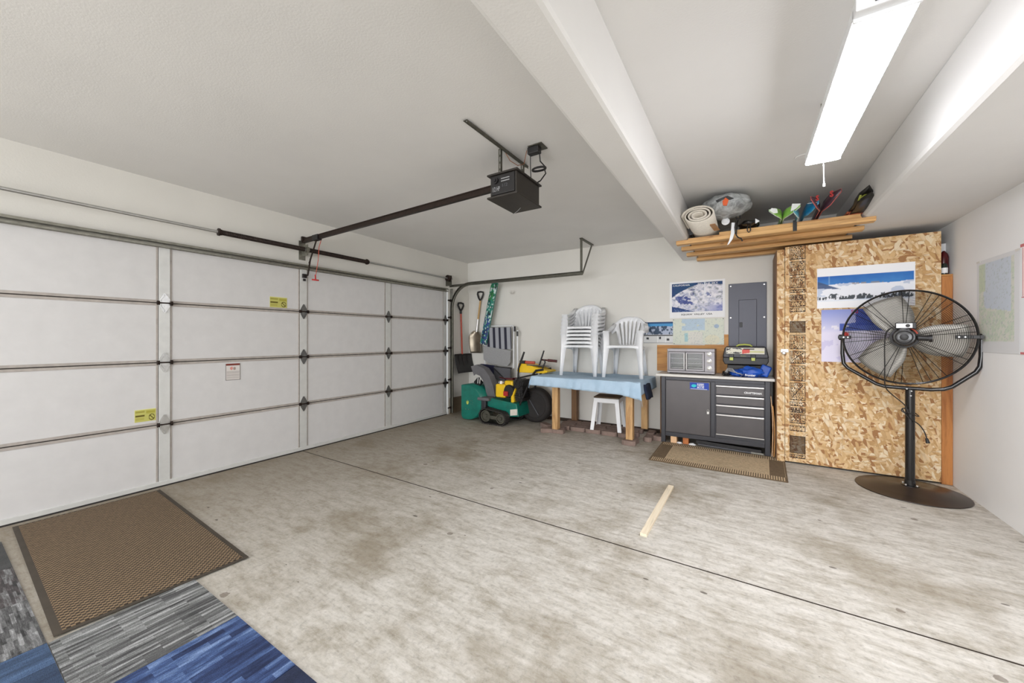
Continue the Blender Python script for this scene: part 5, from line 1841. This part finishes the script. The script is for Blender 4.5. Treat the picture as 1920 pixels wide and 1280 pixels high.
# hasp
hsp = MB().box(4.664, 4.732, 4.860, 4.872, 1.155, 1.190).build('hasp', 'alu', cdoor, bevel=0.003)
MB().lathe([(0.004, 0), (0.016, 0.003), (0.018, 0.014), (0.01, 0.02)], (4.69, 4.862, 1.150), (0, -1, 0), 16).build('padlock', 'alu', hsp)
# printed stamps on the door: boxes with lettering
stamps = [(2.12, 2.262, 'box'), (1.955, 2.10, 'boxtxt'), (1.825, 1.94, 'txt'), (1.775, 1.81, 'boxs'), (1.70, 1.755, 'num'), (1.63, 1.69, 'boxs'), (1.575, 1.62, 'boxs'),
          (1.36, 1.48, 'solid'), (1.19, 1.34, 'grid'), (1.04, 1.17, 'grid2'), (0.86, 1.02, 'boxtxt'), (0.66, 0.84, 'diag'), (0.60, 0.645, 'boxs'), (0.53, 0.585, 'num'), (0.42, 0.52, 'txt'), (0.34, 0.40, 'boxs'), (0.11, 0.29, 'solid'), (0.06, 0.10, 'boxs')]
sx0, sx1 = 4.742, 4.872
for (a, b, kd) in stamps:
    mb = MB()
    y = 4.8705
    e = 0.005

    def rect(x0, x1, z0, z1):
        mb.box(x0, x1, y, y + 0.0012, z0, z1)

    rect(sx0, sx1, a, a + e); rect(sx0, sx1, b - e, b); rect(sx0, sx0 + e, a, b); rect(sx1 - e, sx1, a, b)
    rr = random.Random(int(a * 1000))
    if kd == 'solid':
        n = int((b - a) / 0.009)
        for k in range(n):
            z = a + (b - a) * k / n
            rect(sx0 + 0.002, sx1 - 0.002, z, z + 0.0065)
    else:
        n = max(1, int((b - a) / 0.016))
        for k in range(n):
            z = a + 0.006 + (b - a - 0.008) * k / n
            x = sx0 + 0.010
            while x < sx1 - 0.02:
                w = rr.uniform(0.006, 0.02)
                rect(x, x + w, z, z + rr.uniform(0.005, 0.011))
                x += w + rr.uniform(0.003, 0.009)
        if kd in ('diag', 'grid2'):
            mb.bar((sx0 + 0.02, y, a + 0.03), (sx1 - 0.02, y, b - 0.02), 0.006, 0.0012, up=(0, 1, 0))
    st_o = mb.build('printed_stamp', 'ink', cdoor)
for z in (1.715, 0.540):
    text_part('2012', 'lettering', (4.757, 4.8695, z), (1, 0, 0), (0, 0, 1), 0.10, 0.032, 'ink', cdoor, bold=0.03)


def snowfield(U, V):
    n = vnoise(U, V, 6, 5, 61, 4)
    n2 = vnoise(U, V, 60, 10, 62, 3)
    c = full(U, (246, 246, 248))
    inside = (V > .17) & (V < .80) & (U > .005) & (U < .985)
    sky = mixc(full(U, (58, 130, 200)), full(U, (20, 92, 178)), (V - .55) * 3 + (n - .5))
    snow = mixc(full(U, (238, 240, 246)), full(U, (176, 190, 214)), (n > .56) * .7)
    ridge = .585 + .05 * (n - .5) * 2
    pic = mixc(snow, sky, (V > ridge) * 1.0)
    hill = (V < .68 - U * .85 + .0) & (V > .50 - U * .15)
    pic = mixc(pic, full(U, (56, 78, 120)), (hill & (U < .27)) * .9)
    pic = mixc(pic, full(U, (150, 140, 140)), ((V > .575) & (V < .61) & (U > .37) & (U < .7) & (n2 > .45)) * .8)
    trees = (V > .20) & (V < .26 + .14 * vnoise(U, V * 0, 26, 2, 63, 2) ** 2) & (n2 > .40)
    pic = mixc(pic, full(U, (44, 52, 58)), trees * .9)
    pic = mixc(pic, full(U, (230, 236, 244)), ((V < .2)) * 1.0)
    pic = mixc(pic, full(U, (150, 178, 212)), ((np.abs(U - .135) < .008) & (V > .6)) * .6)
    c = mixc(c, pic, inside * 1.0)
    return c


tag(picture('snow_poster', (4.965, 4.869, 1.603), (1, 0, 0), (0, 0, 1), 0.703, 0.402, 130, 80, snowfield, 'pic', None, thick=0.0012),
    'wide poster of a sunny snowfield under a blue sky on the closet door', 'poster')


def dusk(U, V):
    n = vnoise(U, V, 6, 6, 71, 3)
    n2 = vnoise(U, V, 24, 20, 72, 2)
    c = mixc(full(U, (232, 226, 246)), full(U, (140, 152, 214)), (V - .55) * 2.2)
    c = mixc(c, full(U, (58, 84, 176)), ((V > .60) & (V < .72 + .03 * n) & (U > .28)) * .9)
    c = mixc(c, full(U, (44, 70, 166)), ((V > .70) & (U > .52)) * .9)
    c = mixc(c, full(U, (240, 236, 246)), ((V > .62) & (V < .70) & (n2 > .52) & (U < .42)) * .9)
    c = mixc(c, full(U, (204, 196, 232)), ((V < .5) & (n > .55)) * .6)
    c = mixc(c, full(U, (230, 70, 60)), (np.hypot((U - .37) * 1.0, (V - .52) * 1.1) < .055) * 1.0)
    c = mixc(c, full(U, (120, 90, 200)), ((np.hypot(U - .95, V - .22) < .14) & (n2 > .5)) * .6)
    return c


dp = thing('ski_poster', 'lilac winter poster with a small red skier behind the fan', 'poster', (5.2, 4.87, 1.07))
picture('poster_sheet', (4.999, 4.869, 1.068), (1, 0, 0), (0, 0, 1), 0.50, 0.520, 80, 80, dusk, 'pic', dp, thick=0.0012)
text_part('SKI', 'lettering', (5.225, 4.8665, 1.545), (1, 0, 0), (0, 0, 1), 0.05, 0.035, 'red', dp, bold=0.03)

# items on the closet shelf above the post
tag(MB().box(5.842, 5.906, 5.02, 5.08, 1.873, 2.17).build('white_box', 'white'), 'tall white box standing above the orange corner post', 'box')
tag(MB().lathe([(0.03, 0), (0.032, 0.005), (0.032, 0.16), (0.026, 0.19), (0.010, 0.215), (0.008, 0.22)], (5.876, 4.965, 1.873), n=24).build('red_jar', 'darkred', smooth=True), 'dark red rounded bottle above the orange corner post', 'bottle')
gb = thing('green_bottle', 'dark bottle with a white label above the orange corner post', 'bottle', (5.856, 4.915, 1.873))
MB().lathe([(0.021, 0), (0.022, 0.004), (0.022, 0.075), (0.017, 0.092), (0.010, 0.10)], (5.862, 4.91, 1.873), n=20).build('glass', 'bottle_green', gb, smooth=True)
MB().lathe([(0.0225, 0), (0.0228, 0.002), (0.0228, 0.045), (0.0225, 0.047)], (5.862, 4.91, 1.885), n=20).build('label', 'white', gb, smooth=True)


# right wall maps
def topo(U, V):
    n = vnoise(U, V, 5, 7, 81, 3)
    n2 = vnoise(U, V, 30, 40, 82, 3)
    c = full(U, (226, 226, 226))
    ins = (U > .05) & (U < .90) & (V > .12) & (V < .955)
    p = mixc(full(U, (206, 216, 196)), full(U, (226, 222, 214)), (n2 > .5) * .7)
    p = mixc(p, full(U, (206, 214, 226)), ((V > .50 - .1 * U) & (U > .22 + .2 * (n - .5)) & (U < .82)) * .9)
    p = mixc(p, full(U, (196, 208, 178)), ((U < .22) & (V > .65)) * .7)
    p = mixc(p, full(U, (176, 186, 180)), (np.abs(n2 - .5) < .015) * .6)
    c = mixc(c, p, ins * 1.0)
    return c


rm = thing('wall_map', 'large faded topographic map taped to the right wall behind the fan', 'map', (5.905, 4.2, 1.19))
picture('map_sheet', (5.9085, 4.475, 1.195), (0, -1, 0), (0, 0, 1), 0.548, 0.708, 60, 80, topo, 'pic_matte', rm, thick=0.0015)
tp_ = MB()
for y, z in ((4.455, 1.89), (3.95, 1.89)):
    tp_.box(5.904, 5.9065, y - 0.03, y + 0.02, z, z + 0.014)
tp_.build('tape', 'offwhite', rm)
rm2 = thing('red_edged_map', 'map with a red edge cut off by the right border of the photo', 'map', (5.905, 3.7, 1.19))
MB().box(5.906, 5.909, 3.40, 3.915, 1.195, 1.925).build('map_sheet', 'white', rm2)
M['pink'] = simple('red_print', (206, 120, 120), 0.6)
MB().box(5.9045, 5.906, 3.40, 3.913, 1.905, 1.925).box(5.9045, 5.906, 3.40, 3.913, 1.195, 1.21).box(5.9045, 5.906, 3.885, 3.889, 1.58, 1.90).box(5.9045, 5.906, 3.40, 3.90, 1.57, 1.576).build('red_border', 'pink', rm2)

# ================================================================== pedestal fan
fx, fy = 5.545, 4.53
fan = thing('pedestal_fan', 'large black industrial pedestal fan in front of the closet', 'fan', (fx, fy, 0))
M['base_black'] = simple('fan_base_enamel', (58, 48, 42), 0.33, 0.3, var=0.15, vs=4)
MB().lathe([(0.345, 0.0), (0.35, 0.003), (0.348, 0.008), (0.26, 0.022), (0.24, 0.030), (0.05, 0.046), (0.045, 0.05)], (fx, fy, 0.0), n=64).build('base', 'base_black', fan, smooth=True)
pl_ = MB().cyl((fx, fy, 0.04), (fx, fy, 0.87), 0.031, n=24)
pole = pl_.build('pole', 'black_gloss', fan, smooth=True)
MB().lathe([(0.058, 0), (0.058, 0.008), (0.036, 0.012), (0.034, 0.05)], (fx, fy, 0.044), n=24).build('pole_flange', 'black_gloss', pole)
bl = MB()
for k in range(4):
    a = math.radians(45 + 90 * k)
    bl.cyl((fx + 0.049 * math.cos(a), fy + 0.049 * math.sin(a), 0.05), (fx + 0.049 * math.cos(a), fy + 0.049 * math.sin(a), 0.062), 0.007, n=8)
for dx, z in ((-0.028, 0.872), (0.028, 0.872), (0, 0.855), (-0.004, 0.815)):
    bl.cyl((fx + dx, fy - 0.028, z), (fx + dx, fy - 0.036, z), 0.0055, n=8)
bl.build('bolt', 'alu', pole)
# yoke : bent tube
FZ = 1.312
R = 0.402
yp = [(fx - 0.425, fy - 0.05, FZ), (fx - 0.43, fy - 0.05, FZ - 0.16), (fx - 0.415, fy - 0.05, FZ - 0.255), (fx - 0.385, fy - 0.04, FZ - 0.295), (fx - 0.235, fy - 0.01, FZ - 0.41), (fx - 0.19, fy, FZ - 0.428), (fx - 0.1, fy, FZ - 0.432), (fx + 0.1, fy, FZ - 0.432), (fx + 0.17, fy, FZ - 0.428), (fx + 0.215, fy, FZ - 0.41), (fx + 0.36, fy - 0.02, FZ - 0.295), (fx + 0.375, fy - 0.03, FZ - 0.25), (fx + 0.372, fy - 0.03, FZ - 0.12), (fx + 0.372, fy - 0.03, FZ)]
# keep the yoke inside the room: fan centre sits slightly left of the wall
FXc = 0.0
TH = math.radians(15)
HX, HY = 5.492, 4.450
HEADM = Matrix.Translation((HX, HY, 0)) @ Matrix.Rotation(-TH, 4, 'Z')


def headbuild(mb, *a, **k):
    mb.v = [tuple(HEADM @ Vector(v)) for v in mb.v]
    return mb.build(*a, **k)


yp = []
for t in [(-0.402, 0.0), (-0.404, -0.15), (-0.395, -0.245), (-0.366, -0.285), (-0.175, -0.415), (-0.125, -0.432), (-0.03, -0.435), (0.15, -0.435), (0.22, -0.425), (0.265, -0.40), (0.385, -0.275), (0.405, -0.23), (0.412, -0.15), (0.412, 0.0)]:
    yp.append((t[0], 0.07, FZ + t[1]))


def smooth_path(pts, n=4):
    out = []
    P = [Vector(p) for p in pts]
    for i in range(len(P) - 1):
        p0 = P[max(i - 1, 0)]; p1 = P[i]; p2 = P[i + 1]; p3 = P[min(i + 2, len(P) - 1)]
        for k in range(n):
            t = k / n
            out.append(0.5 * ((2 * p1) + (-p0 + p2) * t + (2 * p0 - 5 * p1 + 4 * p2 - p3) * t * t + (-p0 + 3 * p1 - 3 * p2 + p3) * t ** 3))
    out.append(P[-1])
    return out


yoke = headbuild(MB().ring_tube(yp, 0.0155, 14), 'yoke', 'black_gloss', fan, smooth=True)

# cage + blades + motor, facing the camera side
ang = math.radians(0)
CY = 0.0


def fp(x, z, d):
    return (FXc + x, CY + d, FZ + z)


RC = 0.392
rim_ = MB()
ringpts = [fp(RC * math.cos(2 * math.pi * k / 72), RC * math.sin(2 * math.pi * k / 72), 0) for k in range(72)]
rim_.ring_tube(ringpts, 0.0085, 8, closed=True)
headbuild(rim_, 'guard_rim', 'black_gloss', fan, smooth=True)


def dome(r, side):
    # depth of the guard at radius r; side -1 = front (camera side), +1 = rear
    t = r / RC
    return side * (0.085 * math.sqrt(max(0, 1 - t ** 3.2)))


for side in (-1, 1):
    gw = MB()
    nr = 28
    for i in range(nr):
        r = 0.085 + (RC - 0.09) * i / (nr - 1)
        pts = [fp(r * math.cos(2 * math.pi * k / 56), r * math.sin(2 * math.pi * k / 56), dome(r, side)) for k in range(56)]
        gw.ring_tube(pts, 0.0011, 4, closed=True)
    rings = headbuild(gw, 'guard_rings', 'black_gloss', fan)
    rings['kind'] = 'stuff'
    sp = MB()
    for k in range(18):
        a = 2 * math.pi * (k // 2) / 9 + (0.12 if k % 2 else -0.0) + (0.1 if side < 0 else 0.35)
        sp.ring_tube([fp(r * math.cos(a), r * math.sin(a), dome(r, side) + side * 0.002) for r in np.linspace(0.07, RC, 9)], 0.0024, 5)
    headbuild(sp, 'guard_spokes', 'black_gloss', fan)['kind'] = 'stuff'
    headbuild(MB().lathe([(0.01, 0), (0.06, 0.0), (0.088, 0.004), (0.09, 0.012), (0.085, 0.016)], fp(0, 0, side * 0.092 - 0.008), (0, 1, 0), 32), 'guard_badge', 'black', fan)
M['blade'] = simple('fan_blade_aluminium', (172, 168, 160), 0.45, 0.4, var=0.05)
for k in range(3):
    a0 = math.radians(-11 + 120 * k)
    rows = []
    for i in range(11):
        t = i / 10
        r = 0.055 + 0.30 * t
        hw = 0.10 + 0.30 * min(1, t * 2.2) * (1 if t < 0.9 else 1 - (t - 0.9) * 2.0)
        hw_ang = math.asin(min(0.95, (0.045 + 0.085 * math.sin(min(1, t * 1.5) * math.pi / 2)) / r))
        row = []
        for j in range(7):
            u = j / 6 * 2 - 1
            a = a0 + u * hw_ang + 0.10 * t
            row.append(fp(r * math.cos(a), r * math.sin(a), -0.032 * u + 0.01))
        rows.append(row)
    headbuild(MB().grid(rows), 'blade', 'blade', fan, solid=0.0025, smooth=True)
mo_ = MB()
mo_.lathe([(0.03, -0.02), (0.062, -0.015), (0.072, 0.0), (0.074, 0.05), (0.074, 0.13), (0.06, 0.15), (0.02, 0.155)], fp(0, 0, -0.175), (0, 1, 0), 32)
mtr = headbuild(mo_, 'motor', 'black_gloss', fan, smooth=True)
headbuild(MB().lathe([(0.018, -0.006), (0.026, -0.003), (0.026, 0.008)], fp(0, 0, -0.197), (0, 1, 0), 24).ring_tube([fp(0.048 * math.cos(2 * math.pi * k / 24), 0.048 * math.sin(2 * math.pi * k / 24), -0.192) for k in range(24)], 0.005, 8, closed=True), 'motor_cap', 'black', mtr, smooth=True)
headbuild(MB().ring_tube([fp(0.077 * math.cos(math.radians(a)), 0.077 * math.sin(math.radians(a)), -0.12) for a in range(20, 110, 10)], 0.007, 8), 'red_label', 'redhandle', mtr)
headbuild(MB().cyl(fp(0.075, -0.005, -0.12), fp(0.135, -0.01, -0.12), 0.022, n=16).cyl(fp(0.135, -0.01, -0.12), fp(0.155, -0.01, -0.12), 0.030, n=16), 'tilt_knob', 'black', mtr, smooth=True)
sbx = headbuild(MB().box(FXc - 0.052, FXc + 0.068, CY - 0.165, CY - 0.11, FZ + 0.068, FZ + 0.118), 'switch_box', 'black', fan, bevel=0.004)
headbuild(MB().box(FXc - 0.046, FXc + 0.046, CY - 0.1675, CY - 0.1645, FZ + 0.075, FZ + 0.111), 'switch_plate', 'white', sbx)
headbuild(MB().lathe([(0.013, 0), (0.012, 0.008), (0.006, 0.01)], (FXc + 0.02, CY - 0.1675, FZ + 0.093), (0, -1, 0), 16), 'switch_knob', 'black', sbx)
# side clamp brackets
for sx, xa, xb in ((-1, -0.425, -0.335), (1, 0.275, 0.40)):
    br = headbuild(MB().box(FXc + xa, FXc + xb, CY - 0.035, CY - 0.015, FZ - 0.014, FZ + 0.014), 'side_bracket', 'black', fan, bevel=0.003)
    sc = MB()
    for dx in (0.02, 0.05):
        xx = FXc + (xb - dx + 0.0 if sx < 0 else xa + dx)
        sc.cyl((xx, CY - 0.035, FZ), (xx, CY - 0.041, FZ), 0.006, n=8)
    headbuild(sc, 'bracket_screw', 'alu', br)
    headbuild(MB().cyl((FXc + sx * 0.395, CY + 0.07, FZ), (FXc + sx * 0.428, CY + 0.07, FZ), 0.026, n=18), 'pivot_knob', 'black', br, smooth=True)
    headbuild(MB().box(FXc + sx * 0.405 - 0.01, FXc + sx * 0.405 + 0.012, CY - 0.03, CY + 0.09, FZ - 0.014, FZ + 0.014), 'pivot_arm', 'black', br)
# power cord
def hp_(a, b, c):
    return tuple(HEADM @ Vector(fp(a, b, c)))


cp = smooth_path([hp_(-0.05, 0.09, -0.14), hp_(-0.10, 0.05, -0.135), hp_(-0.115, -0.05, -0.13), hp_(-0.115, -0.25, -0.11), hp_(-0.115, -0.40, -0.09), hp_(-0.09, -0.47, -0.04), (fx - 0.05, fy - 0.06, 0.74), (fx - 0.03, fy - 0.06, 0.68), (fx + 0.0, fy - 0.045, 0.66), (fx + 0.045, fy - 0.03, 0.645), (fx + 0.03, fy + 0.04, 0.67), (fx - 0.04, fy + 0.0, 0.70), (fx - 0.055, fy - 0.05, 0.69), (fx - 0.02, fy - 0.05, 0.63), (fx + 0.04, fy - 0.045, 0.58), (fx + 0.075, fy - 0.04, 0.52), (fx + 0.09, fy - 0.04, 0.46)])
cord = MB().ring_tube(cp, 0.0042, 7).build('power_cord', 'black', fan, smooth=True)
MB().cyl((fx + 0.088, fy - 0.04, 0.468), (fx + 0.096, fy - 0.04, 0.43), 0.009, 0.014, n=12).build('plug', 'black', cord)
MB().ring_tube([(fx - 0.045 + 0.02 * math.cos(a), fy - 0.05, 0.69 + 0.018 * math.sin(a)) for a in [2 * math.pi * k / 12 for k in range(12)]], 0.004, 6, closed=True).build('cord_loop', 'black', cord)

# ================================================================== floor items
sk_ = MB().bar((3.784, 2.552, 0.0105), (3.80, 3.52, 0.0105), 0.044, 0.02)
tag(sk_.build('wooden_stick', 'stick', bevel=0.0015), 'pale wooden batten lying on the bare concrete floor', 'batten')

M['mat_big'] = checked_mat('brown_berber', (142, 120, 92), (62, 50, 38), 72, rot=0.0)
M['mat_edge'] = simple('mat_rubber_edge', (70, 62, 52), 0.8, var=0.15)
dm = thing('door_mat', 'large brown woven mat lying along the garage door at lower left', 'mat', (0.98, 0.73, 0))
mat_poly = [(0.095, 0.372), (0.105, 1.134), (1.862, 1.062), (1.815, 0.330)]
MB().extr([(x, y, 0.0075) for x, y in mat_poly], (0, 0, 0.003)).build('rubber_backing', 'mat_edge', dm)
cxm = sum(p[0] for p in mat_poly) / 4
cym = sum(p[1] for p in mat_poly) / 4
inner = [(cxm + (x - cxm) * 0.975, cym + (y - cym) * 0.93) for x, y in mat_poly]
MB().extr([(x, y, 0.0095) for x, y in inner], (0, 0, 0.004)).build('woven_pile', 'mat_big', dm)

M['runner'] = checked_mat('tan_sisal', (216, 194, 160), (186, 162, 128), 150)
M['runner_dark'] = simple('runner_rib', (112, 94, 72), 0.9, var=0.2, vs=40)
M['runner_light'] = simple('runner_ground', (214, 192, 156), 0.9, var=0.1, vs=40)
rn_ = thing('runner_mat', 'tan ribbed runner mat in front of the workbench', 'mat', (4.07, 4.6, 0))
rpoly = [(3.475, 4.195), (3.470, 5.015), (4.700, 4.985), (4.672, 4.19)]
MB().extr([(x, y, 0.001) for x, y in rpoly], (0, 0, 0.005)).build('mat_ground', 'runner_light', rn_)


def rl(u, v):
    a = Vector(rpoly[0]).lerp(Vector(rpoly[3]), u)
    b = Vector(rpoly[1]).lerp(Vector(rpoly[2]), u)
    return a.lerp(b, v)


ct = [rl(0.115, 0.155), rl(0.885, 0.155), rl(0.885, 0.845), rl(0.115, 0.845)]
MB().extr([(p.x, p.y, 0.006) for p in ct], (0, 0, 0.0015)).build('mat_centre', 'runner', rn_)
rb = MB()
for k in range(62):
    u = (k + 0.5) / 62
    for v0, v1 in ((0.01, 0.15), (0.855, 0.99)):
        a, b = rl(u, v0), rl(u, v1)
        rb.bar((a.x, a.y, 0.007), (b.x, b.y, 0.007), 0.0095, 0.003)
for k in range(34):
    v = 0.155 + 0.69 * (k + 0.5) / 34
    for u0, u1 in ((0.008, 0.11), (0.89, 0.992)):
        a, b = rl(u0, v), rl(u1, v)
        rb.bar((a.x, a.y, 0.007), (b.x, b.y, 0.007), 0.012, 0.003)
rbo = rb.build('ribbed_border', 'runner_dark', rn_)
ed_ = MB()
for a, b in ((0, 1), (1, 2), (2, 3), (3, 0)):
    ed_.bar((*rpoly[a], 0.0045), (*rpoly[b], 0.0045), 0.014, 0.007)
ed_.build('bound_edge', 'runner_dark', rn_)

# carpet tiles
G = lambda v: lin((v, v, v))
grey_st = carpet('grey_striped_carpet', [(0.34, G(66)), (0.46, G(98)), (0.54, lin((124, 126, 124))), (0.66, G(176))], 55.0, 5.0)
blue_st = carpet('blue_striped_carpet', [(0.32, lin((28, 40, 74))), (0.46, lin((46, 64, 106))), (0.56, lin((70, 94, 140))), (0.70, lin((124, 148, 190)))], 26.0, 4.5)
dk = carpet('plain_dark_carpet', [(0.3, G(66)), (0.7, G(92))], 4, 4)
wv = carpet('grey_woven_carpet', [(0.34, G(52)), (0.48, lin((84, 78, 78))), (0.58, G(116)), (0.70, G(160))], 70.0, 8.0, along='x')
wv2 = carpet('grey_woven_carpet_light', [(0.34, G(52)), (0.46, G(94)), (0.58, G(130)), (0.70, G(176))], 60.0, 7.0, along='x')
bl2 = carpet('blue_carpet_light_band', [(0.30, lin((34, 46, 68))), (0.5, lin((56, 76, 104))), (0.62, lin((76, 100, 134))), (0.78, lin((124, 150, 182)))], 12.0, 2.0)
nv_ = carpet('navy_carpet', [(0.3, lin((26, 34, 58))), (0.7, lin((44, 54, 84)))], 9, 3)
tiles = [(1.842, 0.312, grey_st, 'grey striped carpet tile beside the lower edge of the brown mat'),
         (2.344, 0.312, blue_st, 'royal blue striped carpet tile at the bottom edge of the photo'),
         (2.846, 0.312, nv_, 'dark navy carpet tile cut off at the bottom of the photo'),
         (0.330, -0.190, dk, 'plain dark grey carpet tile at the left edge by the garage door'),
         (0.832, -0.190, wv, 'brownish grey woven carpet tile left of the brown mat'),
         (1.334, -0.190, wv2, 'light grey woven carpet tile left of the mat, nearer the blue tile'),
         (1.836, -0.190, bl2, 'slate blue carpet tile with a pale band in the lower left corner')]
for (x, y, m_, lab) in tiles:
    o = MB().box(x, x + 0.499, y, y + 0.499, 0.0, 0.007).build('carpet_tile', m_)
    tag(o, lab, 'carpet tile', 'loose carpet tiles at lower left')
